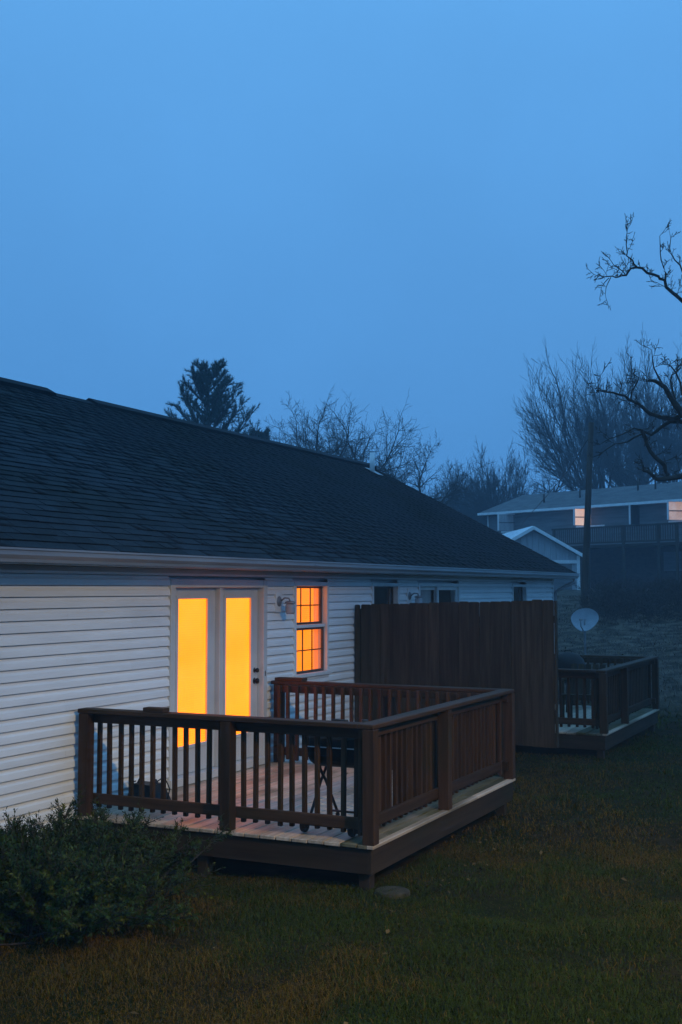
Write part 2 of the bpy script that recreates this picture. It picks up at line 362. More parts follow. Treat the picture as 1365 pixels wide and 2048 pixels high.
# eave
block('soffit', RX0+.1, RX1-.05, -.385, -.001, 2.192, 2.206, 'soffit', house)
block('frieze', HX0, HX1-.06, -.022, -.002, 2.135, 2.190, 'soffit', house)
block('fascia', RX0+.05, RX1-.03, -.40, -.386, 2.185, 2.305, 'trim', house)
gp = [(-.402, 2.308), (-.402, 2.196), (-.462, 2.196), (-.468, 2.222), (-.494, 2.252), (-.494, 2.286), (-.506, 2.292), (-.506, 2.308), (-.486, 2.308),
      (-.486, 2.303), (-.500, 2.300), (-.489, 2.288), (-.489, 2.254), (-.463, 2.226), (-.457, 2.201), (-.408, 2.201), (-.408, 2.308)]
gut = extrude_x('gutter', gp, RX0, RX1, 'gutter', house)
for gx in (6.1, 12.2, 18.3): block('gutter_seam', gx, gx+.09, -.4975, -.4945, 2.258, 2.284, 'gutter', gut)
dsp = [(24.22, -.45, 2.19), (24.21, -.44, 2.12), (24.14, -.10, 1.97), (24.12, -.055, 1.92), (24.12, -.055, .2), (24.12, -.055, -.25)]
tube('downspout', dsp, .037, 'gutter', house, 6)
# roof body
sl_ = (RID_Z-EAVE_Z)/(RID_Y-EAVE_Y); bk_y = 2*RID_Y-EAVE_Y
roof = mesh('roof', [(RX0, EAVE_Y, EAVE_Z-.025), (RX1, EAVE_Y, EAVE_Z-.025), (RX1, RID_Y, RID_Z-.025), (RX0, RID_Y, RID_Z-.025), (RX0, bk_y, EAVE_Z-.025), (RX1, bk_y, EAVE_Z-.025),
                     (RX0, EAVE_Y, EAVE_Z-.008), (RX1, EAVE_Y, EAVE_Z-.008), (RX1, RID_Y, RID_Z-.008), (RX0, RID_Y, RID_Z-.008), (RX0, bk_y, EAVE_Z-.008), (RX1, bk_y, EAVE_Z-.008)],
            [(6, 7, 8, 9), (9, 8, 11, 10), (0, 3, 2, 1), (3, 4, 5, 2), (0, 1, 7, 6), (4, 10, 11, 5), (1, 2, 8, 7), (2, 5, 11, 8), (0, 6, 9, 3), (3, 9, 10, 4)], 'underlay', house, loc=(13, EAVE_Y, EAVE_Z))
tag(roof, 'dark asphalt shingle roof')
wdir = Vector((0, RID_Y-EAVE_Y, RID_Z-EAVE_Z)); SLOPE = wdir.length; wdir.normalize(); ndir = Vector((0, -wdir.z, wdir.y))
EXP = .137; ncourse = int(SLOPE/EXP)+1
tabs = []
rng = random.Random(7)
for c in range(ncourse):
    v0 = c*EXP-.012; x = RX0-.02-rng.random()*.3
    while x < RX1:
        wt = rng.choice((.17, .22, .28, .33)); x1 = min(x+wt-.004, RX1+.012); x0 = max(x, RX0-.01)
        if x1-x0 > .03: tabs.append((x0, x1, v0+rng.uniform(-.004, .003), min(v0+EXP+.05, SLOPE+.01), rng.choice((.010, .012, .015)), rng.uniform(0, .001)))
        x += wt
def tab_centre(t): return Vector(((t[0]+t[1])/2, EAVE_Y, EAVE_Z))+wdir*((t[2]+t[3])/2)
def in_view(p):
    q = np.array(p)-CAM; d = q@_fw; return d > 0 and abs(q@_rt)/d*F_PX < 690 and abs(q@_up)/d*F_PX < 1040
order = sorted((i for i in range(len(tabs)) if in_view(tab_centre(tabs[i]))), key=lambda i: (np.array(tab_centre(tabs[i]))-CAM) @ (np.array(tab_centre(tabs[i]))-CAM)/((tabs[i][1]-tabs[i][0])/.25))
single = set(order[:300])
# one unit tab: x across, y up the slope, z away from the roof; butt end thick, head thin
tv = [(-.5, 0, .0), (.5, 0, .0), (.5, 0, 1), (-.5, 0, 1), (-.5, 1, 0), (.5, 1, 0), (.5, 1, .12), (-.5, 1, .12)]
tf = [(0, 1, 2, 3), (3, 2, 6, 7), (1, 5, 6, 2), (0, 3, 7, 4), (4, 7, 6, 5), (0, 4, 5, 1)]
tab_me = new_mesh('shingle', tv, tf, 'shingle')
rot = Matrix((Vector((1, 0, 0)), wdir, ndir)).transposed()
sv, sf = [], []; tva = np.array(tv)
base = WL[roof.name]; rotn = np.array(rot)
for i, (x0, x1, a, b, th, lift) in enumerate(tabs):
    o0 = Vector(((x0+x1)/2, EAVE_Y, EAVE_Z))+wdir*a+ndir*(lift-.006)
    if i in single:
        o = bpy.data.objects.new('shingle', tab_me); COL.objects.link(o); o.parent = roof
        o.matrix_basis = Matrix.Translation(o0-base) @ rot.to_4x4() @ Matrix.Diagonal((x1-x0, b-a, th, 1))
    else:
        n0 = len(sv)*8; sv.append((tva*np.array([x1-x0, b-a, th]))@rotn.T+np.array(o0)); sf.append(np.array(tf)+n0)
tag(np_mesh('shingle_field', np.concatenate(sv), np.concatenate(sf), 'shingle', roof, loc=base), kind='stuff')
# ridge caps and the two runs of ridge vent
for a, b, h in ((RX0, 13.2, .055), (14.15, RX1+.01, .05)):
    extrude_x('ridge_vent', [(RID_Y-.17, RID_Z-.085), (RID_Y-.17, RID_Z-.085+h), (RID_Y, RID_Z+h+.005), (RID_Y+.17, RID_Z-.085+h), (RID_Y+.17, RID_Z-.085)], a, b, 'shingle', roof)
extrude_x('ridge_cap', [(RID_Y-.15, RID_Z-.07), (RID_Y-.15, RID_Z-.062), (RID_Y, RID_Z+.015), (RID_Y+.15, RID_Z-.062), (RID_Y+.15, RID_Z-.07), (RID_Y, RID_Z+.005)], 13.15, 14.2, 'shingle', roof)
beam('rake_board', (RX1-.012, EAVE_Y+.02, EAVE_Z-.10), (RX1-.012, RID_Y, RID_Z-.10), .02, .15, 'trim', house, up=ndir)
# plumbing vent
vp = at(745, 952, X=23.55); vz = EAVE_Z+(vp[1]-EAVE_Y)*sl_
vent = tube('vent_pipe', [(vp[0], vp[1], vz-.05), (vp[0], vp[1], vz+.42)], .055, 'trim', house, 14)
fl = Vector((float(vp[0]), float(vp[1]), float(vz)))
beam('flashing', fl-wdir*.22+ndir*.022, fl+wdir*.14+ndir*.022, .30, .006, 'steel', vent, up=ndir)

# patio door
JY = -.035
door = block('patio_door', DOOR[0], DOOR[0]+.085, JY, .12, .02, 2.085, 'doorpaint', house)
tag(door, 'white double door with lit yellow blinds')
block('jamb', DOOR[1]-.085, DOOR[1], JY, .12, .02, 2.085, 'doorpaint', door)
block('head', DOOR[0]+.086, DOOR[1]-.086, JY+.003, .12, 2.00, 2.085, 'doorpaint', door)
block('sill', DOOR[0]-.02, DOOR[1]+.02, -.07, .12, .004, .085, 'doorpaint', door)
block('mullion', 10.885, 10.945, -.012, .12, .086, 1.999, 'doorpaint', door)
def leaf(x0, x1, gx0, gx1, slat_pitch, nm):
    gz0, gz1 = .36, 1.90
    lf = block('door_leaf', x0, gx0, .045, .085, .088, 1.997, 'doorpaint', door)
    # the leaf's other members stay in the same leaf part level
    block('stile', gx1, x1, .045, .085, .088, 1.997, 'doorpaint', door)
    block('top_rail', gx0, gx1, .046, .085, gz1, 1.996, 'doorpaint', door)
    block('bottom_rail', gx0, gx1, .046, .085, .089, gz0, 'doorpaint', door)
    for a, b, c, d in ((gx0-.02, gx0+.018, gz0-.02, gz1+.02), (gx1-.018, gx1+.02, gz0-.02, gz1+.02)):
        block('glass_stop', a, b, .034, .047, c, d, 'doorpaint', door)
    block('glass_stop', gx0+.0185, gx1-.0185, .034, .047, gz1-.018, gz1+.02, 'doorpaint', door)
    block('glass_stop', gx0+.0185, gx1-.0185, .034, .047, gz0-.02, gz0+.018, 'doorpaint', door)
    block('pane', gx0+.001, gx1-.001, .056, .060, gz0+.001, gz1-.001, 'glass', door, c=.0005)
    v, f = [], []
    z = gz0
    while z < gz1:
        b = len(v); v += [(gx0, .066, z), (gx1, .066, z), (gx1, .074, z+slat_pitch*1.02), (gx0, .074, z+slat_pitch*1.02)]; f.append((b, b+1, b+2, b+3)); z += slat_pitch
    bl = mesh('blind', v, f, 'blind', door); tag(bl, kind='stuff')
leaf(10.006, 10.884, 10.14, 10.735, .024, 'a')
leaf(10.946, 11.803, 11.075, 11.655, .024, 'b')
for z, r in ((1.06, .028), (.94, .034)):
    lathe('knob', [(0, -.055), (r*.8, -.05), (r, -.035), (r*.7, -.02), (r*.35, -.015), (r*.4, -.004), (r*1.05, 0)], 'knob', door, (11.735, .045, z), 14, 'Y')
block('strike_plate', 11.835, 11.85, JY-.004, JY-.0005, .99, 1.05, 'knob', door, c=.001)

# windows
def window(x0, x1, z0, z1, lit):
    wn = block('window', x0, x0+.055, -.03, .12, z0+.03, z1-.002, 'trim', house)
    tag(wn, 'lit window with a yellow blind and dark muntins' if lit else 'dark unlit window')
    block('frame', x1-.055, x1, -.03, .12, z0+.03, z1-.002, 'trim', wn)
    block('frame', x0+.056, x1-.056, -.028, .12, z1-.055, z1-.003, 'trim', wn)
    block('sill', x0-.03, x1+.03, -.05, .12, z0-.012, z0+.029, 'trim', wn)
    block('apron', x0, x1, -.026, -.002, z0-.05, z0-.0125, 'trim', wn)
    a, b, zm = x0+.056, x1-.056, (z0+z1)/2+.03
    block('meeting_rail', a, b, .005, .05, zm-.022, zm+.016, 'trim', wn)
    for zz0, zz1, y0, y1 in ((zm+.0165, z1-.056, .045, .075), (z0+.030, zm-.0225, .02, .05)):
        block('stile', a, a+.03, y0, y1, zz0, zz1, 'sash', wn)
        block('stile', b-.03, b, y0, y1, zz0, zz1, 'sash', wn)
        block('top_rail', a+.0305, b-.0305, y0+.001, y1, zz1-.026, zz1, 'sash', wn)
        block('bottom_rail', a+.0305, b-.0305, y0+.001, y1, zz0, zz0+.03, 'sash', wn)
        block('pane', a+.031, b-.031, y0+.012, y0+.016, zz0+.0305, zz1-.0265, 'glass', wn, c=.0005)
        if lit:
            wd = b-a-.062
            for q in (1, 2): block('muntin', a+.031+wd*q/3-.007, a+.031+wd*q/3+.007, y0+.017, y0+.029, zz0+.031, zz1-.027, 'wood', wn, c=.001)
            zc = (zz0+zz1)/2
            block('muntin', a+.032, b-.032, y0+.016, y0+.030, zc-.007, zc+.007, 'wood', wn, c=.001)
    if lit:
        v, f = [], []; z = z0+.04
        while z < z1-.05:
            bb = len(v); v += [(a, .098, z), (b-.13, .098, z), (b-.13, .104, z+.0252), (a, .104, z+.0252)]; f.append((bb, bb+1, bb+2, bb+3)); z += .0245
        tag(mesh('blind', v, f, 'blindw', wn), kind='stuff')
        v, f = [], []
        for q in range(13):
            xx = b-.17+.17*q/12; yy = .108-.006*math.sin(q*1.7); v += [(xx, yy, z0+.03), (xx, yy, z1-.05)]
            if q: f.append((2*q-2, 2*q, 2*q+1, 2*q-1))
        mesh('drape', v, f, 'drape', wn)
    else:
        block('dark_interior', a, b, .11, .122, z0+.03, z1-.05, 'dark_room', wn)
    return wn
window(*WINS[0], .92, 2.075, True)
window(*WINS[1], .92, 2.075, False)
window(*WINS[2], .92, 2.075, False)
pd = block('sliding_door', PATIO[0], PATIO[0]+.06, -.03, .12, .02, 2.075, 'trim', house)
tag(pd, 'dark sliding patio door behind the fence')
block('frame', PATIO[1]-.06, PATIO[1], -.03, .12, .02, 2.075, 'trim', pd)
block('frame', PATIO[0]+.061, PATIO[1]-.061, -.028, .12, 2.02, 2.074, 'trim', pd)
xm = (PATIO[0]+PATIO[1])/2
block('curtain', PATIO[0]+.07, xm-.12, .09, .10, .05, 1.98, 'curtain', pd)
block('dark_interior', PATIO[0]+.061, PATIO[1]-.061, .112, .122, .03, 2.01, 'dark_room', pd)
for a, b, y in ((PATIO[0]+.062, xm+.03, .055), (xm-.03, PATIO[1]-.062, .01)):
    block('stile', a, a+.05, y, y+.03, .05, 2.018, 'trim', pd); block('stile', b-.05, b, y, y+.03, .05, 2.018, 'trim', pd)
    block('top_rail', a+.0505, b-.0505, y+.001, y+.03, 1.965, 2.017, 'trim', pd)
    block('pane', a+.051, b-.051, y+.012, y+.016, .06, 1.964, 'glass', pd, c=.0005)

# wall lamps (unlit jars)
def wall_lamp(x, z):
    b = block('wall_lamp', x-.075, x+.075, -.030, -.002, z-.12, z+.12, 'trim', house); tag(b, 'unlit wall lamp with a jar shade')
    lathe('rosette', [(0, -.055), (.025, -.052), (.05, -.04), (.062, -.031)], 'lampmetal', b, (x, 0, z+.01), 18, 'Y')
    tube('arm', [(x, -.045, z+.01), (x+.01, -.10, z+.05), (x+.02, -.15, z+.045), (x+.02, -.165, z+.01)], .010, 'lampmetal', b)
    lathe('lid', [(0, .012), (.035, .010), (.060, 0), (.062, -.022), (.0, -.022)], 'lampmetal', b, (x+.02, -.165, z+.005), 18)
    lathe('jar', [(.045, 0), (.056, -.02), (.056, -.10), (.045, -.12), (0, -.12)], 'dish', b, (x+.02, -.165, z-.018), 18)
wall_lamp(12.18, 1.83); wall_lamp(16.2, 1.87)

# ------------------------------------------------------------------ decks
def deck(x0, x1, yd, rail_h, label, mids_front, mid_right, seed, name='deck', moss=True):
    rg = random.Random(seed)
    dk = thing(name, label, 'deck', ((x0+x1)/2, yd/2, GZ))
    # boards run along the house
    y = -.03; bw = .1385
    while y-bw > yd-.06:
        a = x0-.045+rg.uniform(-.006, .006); b = x1+.03+rg.uniform(-.006, .006)
        yy0, yy1 = y-bw, y
        if rg.random() < .5:
            c = x0+(x1-x0)*rg.choice((.34, .67)); pcs = [(a, c-.002), (c+.002, b)]
        else: pcs = [(a, b)]
        for p, q in pcs:
            dz = rg.uniform(-.003, .0015)
            if yy0-bw < yd-.06:            # the outermost board is ripped in two, its inner strip mossy
                beam('deck_board', (p, yy0+.062+.038, -.016+dz), (q, yy0+.062+.038, -.016+dz), .075, .030, 'mossdeck', dk, c=.005)
                beam('deck_board', (p, yy0+.030, -.015+dz), (q, yy0+.030, -.015+dz), .058, .030, 'deck', dk, c=.005)
                continue
            beam('deck_board', (p, (yy0+yy1)/2, -.016+dz), (q, (yy0+yy1)/2, -.016+dz+rg.uniform(-.001, .001)), bw-.002, .030, 'mossdeck' if -.50 < (yy0-yd) < -.0 + .30 and (yy0-yd) > .08 else 'deck', dk, c=.005)
        y -= bw+.0065
    yb = y+.0065
    zt = -.034
    beam('rim_joist', (x0, -.02, zt-.098), (x0, yb+.03, zt-.098), .038, .195, 'joist', dk)
    beam('rim_joist', (x1, -.02, zt-.098), (x1, yb+.03, zt-.098), .038, .195, 'joist', dk)
    beam('rim_joist', (x0-.02, yb+.045, zt-.0985), (x1+.02, yb+.045, zt-.0985), .038, .197, 'joist', dk)
    nj = 7
    for q in range(1, nj): xx = x0+(x1-x0)*q/nj; beam('joist', (xx, -.03, zt-.09), (xx, yb+.066, zt-.09), .038, .18, 'joist', dk)
    for px_, py_ in ((x0+.07, yb+.11), (x1-.12, yb+.11), (x0+.07, yb+1.6), (x1-.12, yb+1.6), (x0+.07, -.25)):
        beam('support_post', (px_, py_, GZ-.25), (px_, py_, zt-.185 if abs(py_-yb-.11) > .2 else zt-.001), .095, .095, 'joist', dk)
    # rail frame lines
    XN, XF, YR = x0+.005, x1-.035, yb+.045
    H = rail_h
    def post(px_, py_, top=H-.041): return beam('post', (px_, py_, -.001), (px_, py_, top), .10, .10, 'wood', dk)
    ps = [(XN, -.12), (XN, YR), (XF, YR), (XF, -.12)]
    for p in ps: post(*p)
    for m_ in mids_front: post(XN, m_); 
    post(XF, (YR-.12)/2)
    for m_ in mid_right: post(m_, YR)
    def run(p, q, inn, lab):
        """rails and balusters from p to q; inn = unit vector to the inside"""
        p, q, inn = Vector((*p, 0)), Vector((*q, 0)), Vector((*inn, 0)); d = (q-p); L = d.length; d.normalize()
        r0, r1 = p+d*.0+inn*.072, q+inn*.072
        e = d*.055
        for z, h in ((H-.041-.044, .086), (.137, .09)):
            zz = Vector((0, 0, z)); beam('rail', r0-e*.2+zz, r1+e*.2+zz, .038, h, 'wood', dk)
        n = int(L/.1143); off = (L-(n-1)*.1143)/2
        for k in range(n):
            c = p+d*(off+k*.1143+rg.uniform(-.005, .005))+inn*.112; tl = rg.uniform(-.006, .006)
            beam('baluster', c+Vector((0, 0, .052+rg.uniform(-.008, .006))), c+d*tl+Vector((0, 0, H-.045)), .037, .037, 'wood', dk, up=tuple(d))
    run((XN, -.12), (XN, YR), (1, 0), 'f'); run((XF, -.12), (XF, YR), (-1, 0), 'b')
    run((XN, YR), (XF, YR), (0, 1), 'r')
    # cap, mitred at the corners by butting
    for xx, s in ((XN, 1), (XF, -1)):
        beam('cap_rail', (xx+s*.022, -.055, H-.020), (xx+s*.022, YR-.048+.141, H-.020), .14, .038, 'wood', dk, c=.006)
    beam('cap_rail', (XN-.05, YR+.022, H-.0195), (XF+.05, YR+.022, H-.0195), .14, .038, 'wood', dk, c=.006)
    return dk
deck(8.475, 12.06, -2.95, .93, 'weathered wooden deck with brown railing in front of the glowing patio door', (-1.58,), (10.12,), 3)
deck(16.28, 20.0, -2.90, .865, 'farther wooden deck with dark railing beyond the tall plank fence', (-1.5,), (17.62,), 5)
o = beam('wood_offcut', (8.50, -.74, .9495), (8.50, -.95, .9495), .10, .036, 'wood', None); tag(o, 'short wood offcut lying on the near top rail of the deck', 'wood block')
o = beam('wood_offcut', (12.01, -.10, .9495), (12.01, -.46, .9495), .13, .036, 'wood', None); tag(o, 'flat board piece lying on the deck rail below the lit window', 'wood block')
# round paver by the near corner post
st = at(785, 1786, Z=GZ+.02)
o = lathe('round_paver', [(0, .035), (.12, .034), (.135, .025), (.14, 0), (.14, -.05)], 'stone', None, (st[0], st[1], float(gz(st[0], st[1]))), 24); tag(o, 'round stone paver in the grass at the near corner of the deck', 'paver')

# ------------------------------------------------------------------ fence
fx = 14.27
fence = thing('privacy_fence', 'tall brown plank privacy fence standing between the two decks', 'fence', (fx, -1.4, GZ))
rg = random.Random(11); y = -.035; k = 0
while y > -2.72:
    wd = .075 if k == 0 else .137; top = 1.775+.08*(-y/2.75)+rg.uniform(-.006, .006); z0 = .045+rg.uniform(-.01, .01)
    yc = y-wd/2; e = .014; dx = rg.uniform(-.004, .004); ln = rg.uniform(-.004, .004)
    v = []
    for xx in (fx+dx-.009, fx+dx+.009):
        v += [(xx, yc-wd/2, z0), (xx, yc+wd/2, z0), (xx, yc+wd/2+ln, top-e), (xx, yc+wd/2-e+ln, top), (xx, yc-wd/2+e+ln, top), (xx, yc-wd/2+ln, top-e)]
    # local x along the plank: turn the plank's own axes
    loc = Vector((fx+dx, yc, z0)); Rm = Matrix(((0, 0, 1), (0, 1, 0), (-1, 0, 0)))
    vl = [Rm @ (Vector(p)-loc) for p in v]
    f = [(5, 4, 3, 2, 1, 0), (6, 7, 8, 9, 10, 11)]+[(i, (i+1) % 6, 6+(i+1) % 6, 6+i) for i in range(6)]
    _link('plank', new_mesh('plank', vl, f, 'fence'), fence, loc, Rm.transposed())
    y -= wd+(.022 if k == 0 else rg.uniform(.0002, .0012)); k += 1
for z in (.35, .95, 1.55): beam('fence_rail', (fx+.034, -.04, z), (fx+.034, -2.75, z+.06), .038, .088, 'fence', fence)
for yy in (-.09, -1.1, -2.05): beam('fence_post', (fx+.10, yy, GZ-.3), (fx+.10, yy, 1.72), .088, .088, 'fence', fence)
beam('end_board', (fx+.035, -2.765, .04), (fx+.035, -2.765, 1.84), .09, .019, 'fence', fence, up=(0, 1, 0))

# ------------------------------------------------------------------ things on the decks
gr = thing('barrel_grill', 'black grill on crossed tube legs with wheels at the deck corner', 'grill', (8.92, -2.42, 0))
gx, gy0, gy1 = 8.93, -2.19, -2.70
def half_barrel(name, z0, up, r, hgt, parent):
    v, f = [], []; n = 12
    for yy in (gy0, gy0-.03, gy1+.03, gy1):
        s = .93 if yy in (gy0, gy1) else 1
        for i in range(n+1):
            t = math.pi*i/n; v.append((gx-r*s*math.cos(t), yy, z0+up*hgt*s*math.sin(t)**.7))
    for j in range(3):
        for i in range(n): a = j*(n+1)+i; f.append((a, a+1, a+n+2, a+n+1))
    f.append(tuple(range(n+1))); f.append(tuple(range(3*(n+1), 4*(n+1)))[::-1])
    return mesh(name, v, f, 'black', parent, smooth=False)
half_barrel('firebox', .688, -1, .21, .18, gr)
lid = half_barrel('lid', .694, 1, .212, .17, gr)
tube('handle', [(gx-.09, -2.37, .85), (gx-.115, -2.38, .905), (gx-.115, -2.52, .905), (gx-.09, -2.53, .85)], .009, 'blackmat', lid)
tube('vent_cap', [(gx+.05, -2.6, .84), (gx+.05, -2.6, .90)], .03, 'blackmat', lid, 12)
tube('side_handle', [(gx-.02, gy0+.005, .71), (gx-.08, gy0+.045, .715), (gx-.08, gy0+.045, .62), (gx-.02, gy0+.005, .61)], .007, 'steel', gr)
block('rim', gx-.216, gx+.216, gy1-.004, gy0+.004, .684, .692, 'steel', gr)
tube('grease_hook', [(gx-.1, -2.48, .52), (gx-.1, -2.48, .475), (gx-.1, -2.50, .465), (gx-.1, -2.515, .48)], .005, 'steel', gr)
for yy in (gy0-.05, gy1+.03):
    for s in (-1, 1):
        oy = .012*s
        tube('leg', [(gx+s*.085, yy+oy, .56), (gx+s*.085, yy+oy, .50), (gx+s*.05, yy+oy, .455), (gx-s*.02, yy+oy, .385), (gx-s*.19, yy+oy, .16), (gx-s*.27, yy+oy, .055)], .0125, 'blackmat', gr, 10)
    wh = lathe('wheel', [(0, -.02), (.045, -.02), (.062, -.016), (.066, 0), (.062, .016), (.045, .02), (0, .02)], 'blackmat', gr, (gx-.27, yy+.035, .067), 20, 'Y')
    lathe('hub', [(0, -.026), (.02, -.024), (.022, .0), (.02, .024), (0, .026)], 'steel', wh, (gx-.27, yy+.035, .067), 12, 'Y')
for xx in (gx+.2,): tube('brace', [(xx, gy0-.02, .10), (xx, gy1+.0, .10)], .010, 'blackmat', gr)
tube('axle', [(gx-.27, gy0-.02, .067), (gx-.27, gy1+.06, .067)], .008, 'blackmat', gr)
for yy in (gy0-.05, gy1+.03): tube('foot', [(gx+.262, yy, .07), (gx+.275, yy, .002)], .014, 'blackmat', gr)

tg = thing('tabletop_grill', 'small black portable grill with wire handles on the deck by the house wall', 'portable grill', (9.28, -.22, 0))
tx, ty = 9.28, -.22
v = [(tx-.12, ty-.19, .0), (tx+.12, ty-.19, .0), (tx+.12, ty+.17, .0), (tx-.12, ty+.17, .0), (tx-.09, ty-.115, .165), (tx+.09, ty-.115, .165), (tx+.09, ty+.115, .165), (tx-.09, ty+.115, .165)]
bd = mesh('body', v, [(3, 2, 1, 0), (4, 5, 6, 7), (0, 1, 5, 4), (1, 2, 6, 5), (2, 3, 7, 6), (3, 0, 4, 7)], 'blackmat', tg)
tag(bd, 'sloping black box')
beam('ear', (tx, ty-.10, .16), (tx, ty-.075, .205), .05, .02, 'blackmat', tg); beam('ear', (tx, ty+.10, .16), (tx, ty+.075, .205), .05, .02, 'blackmat', tg)
tube('handle', [(tx-.05, ty-.10, .185), (tx-.06, ty-.15, .20), (tx-.06, ty-.185, .225), (tx, ty-.21, .20), (tx+.05, ty-.215, .12), (tx+.05, ty-.19, .03)], .006, 'blackmat', tg)
tube('handle', [(tx-.05, ty+.10, .185), (tx-.05, ty+.14, .175), (tx-.05, ty+.18, .182)], .006, 'blackmat', tg)

kg = thing('kettle_grill', 'round topped dark kettle grill standing on the farther deck', 'grill', (18.5, -1.80, 0))
lathe('bowl', [(0, .48), (.12, .50), (.22, .58), (.265, .70), (.27, .735)], 'black', kg, (18.5, -1.80, 0), 24)
kl = lathe('lid', [(.275, .735), (.272, .78), (.24, .87), (.17, .94), (.08, .975), (0, .985)], 'black', kg, (18.5, -1.80, 0), 24)
for a in range(3):
    t = a*2.094+.4; tube('leg', [(18.5+.15*math.cos(t), -1.8+.15*math.sin(t), .55), (18.5+.27*math.cos(t), -1.8+.27*math.sin(t), .003)], .013, 'blackmat', kg)
tube('lid_handle', [(18.5, -1.86, .97), (18.5, -1.85, 1.01), (18.5, -1.75, 1.01), (18.5, -1.74, .97)], .008, 'blackmat', kl)

ch = thing('patio_chair', 'dark slatted patio chair on the farther deck behind the railing', 'chair', (17.6, -2.25, 0))
cxx, cyy = 17.6, -2.25
for sx in (-1, 1):
    for sy in (-1, 1):
        beam('leg', (cxx+sx*.23, cyy+sy*.24, .002), (cxx+sx*.23, cyy+sy*.24, .62 if sx < 0 else .40), .045, .045, 'fence', ch)
for q in range(5): beam('seat_slat', (cxx-.26+q*.12, cyy-.24, .415-.01*q), (cxx-.26+q*.12, cyy+.24, .415-.01*q), .10, .02, 'fence', ch)
for q in range(5): beam('back_slat', (cxx+.25, cyy-.22+q*.11, .36), (cxx+.40, cyy-.22+q*.11, .83), .09, .02, 'fence', ch, up=(1, 0, 0))
for sy in (-1, 1): beam('armrest', (cxx-.27, cyy+sy*.27, .635), (cxx+.34, cyy+sy*.27, .635), .08, .022, 'fence', ch)

# satellite dish beyond the house corner
dp = at(1170, 1237, S=24.5); gx_, gy_ = dp[0], dp[1]
sd = thing('satellite_dish', 'grey satellite dish on a mast beyond the farther deck', 'satellite dish', (gx_, gy_, float(gz(gx_, gy_))))
tube('mast', [(gx_, gy_, float(gz(gx_, gy_))-.2), (gx_, gy_, dp[2]-.16), (gx_+.03, gy_, dp[2]-.02)], .024, 'lampmetal', sd, 10)
v, f = [], []; nr, na = 7, 36
fn = Vector((-.86, -.05, .50)).normalized(); ax = Vector((0, 0, 1)).cross(fn).normalized(); ay = fn.cross(ax)
def dish_r(t): # a rounded shield, wider than high, narrower towards its foot
    c, s = math.cos(t), math.sin(t); return (.285*c*(1.0+.20*min(s, 0)*abs(s)**.3 if s < 0 else 1), .24*s if s > 0 else .30*s)
for j in range(nr+1):
    for i in range(na):
        a, b = dish_r(2*math.pi*i/na); q = j/nr
        p = Vector(dp)+ax*a*q+ay*(b*q)+fn*(-.07*(1-q*q)); v.append(p)
for j in range(nr):
    for i in range(na): f.append((j*na+i, (j+1)*na+i, (j+1)*na+(i+1) % na, j*na+(i+1) % na))
rf = mesh('reflector', v, f, 'dish', sd, smooth=True)
tube('rim', [Vector(dp)+ax*dish_r(2*math.pi*i/24)[0]+ay*dish_r(2*math.pi*i/24)[1] for i in range(25)], .007, 'dish', rf, 6)
bt = Vector(dp)-ay*.29-fn*.02
tube('feed_arm', [bt, bt+fn*.30-ay*.05, bt+fn*.42+ay*.06], .012, 'lampmetal', sd); tube('receiver', [bt+fn*.40+ay*.05, bt+fn*.33+ay*.10], .03, 'lampmetal', sd, 10)

# ------------------------------------------------------------------ utility pole
pb, pt = at(1169, 1196, S=42), at(1183, 845, S=42)
pl = thing('utility_pole', 'bare leaning wooden utility pole on the slope in front of the far house', 'pole', (pb[0], pb[1], float(gz(pb[0], pb[1]))))
dv = pt-pb
tube('pole', [pb-dv*.10, pb, pb+dv*.5, pt], [.135, .13, .115, .10], 'pole', pl, 12)
tube('service_wire', [pb+dv*.93, pb+dv*.93+(at(1100, 985, S=52)-pb-dv*.93)*.5-np.array([0, 0, .15]), at(1100, 985, S=52), at(1040, 1052, S=60.5)], .014, 'wire', pl, 5)

# ------------------------------------------------------------------ shed
ap = at(1068, 1052, S=62); er = at(1166, 1108, S=62)
hv = er-ap; hw = math.hypot(hv[0], hv[1]); u2 = np.array([hv[0], hv[1], 0])/hw; n2 = np.array([-u2[1], u2[0], 0]);
if n2[0] < 0: n2 = -n2
shed = thing('shed', 'pale metal shed with white ribbed gable roof left of the utility pole', 'shed', (0, 0, 0))
sbz = float(gz(ap[0], ap[1]))-.3
AZ, EZ = ap[2], er[2]; LEN = 12.0
def S3(a, b, z): p = np.array([ap[0], ap[1], 0])+u2*a+n2*b; return (p[0], p[1], z)
sw = hw-.18; ezw = AZ-.16-(AZ-EZ)*sw/hw
mesh('wall', [S3(-sw, .3, sbz), S3(sw, .3, sbz), S3(sw, LEN, sbz), S3(-sw, LEN, sbz), S3(-sw, .3, ezw), S3(sw, .3, ezw), S3(sw, LEN, ezw), S3(-sw, LEN, ezw), S3(0, .3, AZ-.16), S3(0, LEN, AZ-.16)],
     [(0, 1, 5, 8, 4), (1, 2, 6, 5), (2, 3, 7, 9, 6), (3, 0, 4, 7)], 'shedwall', shed)
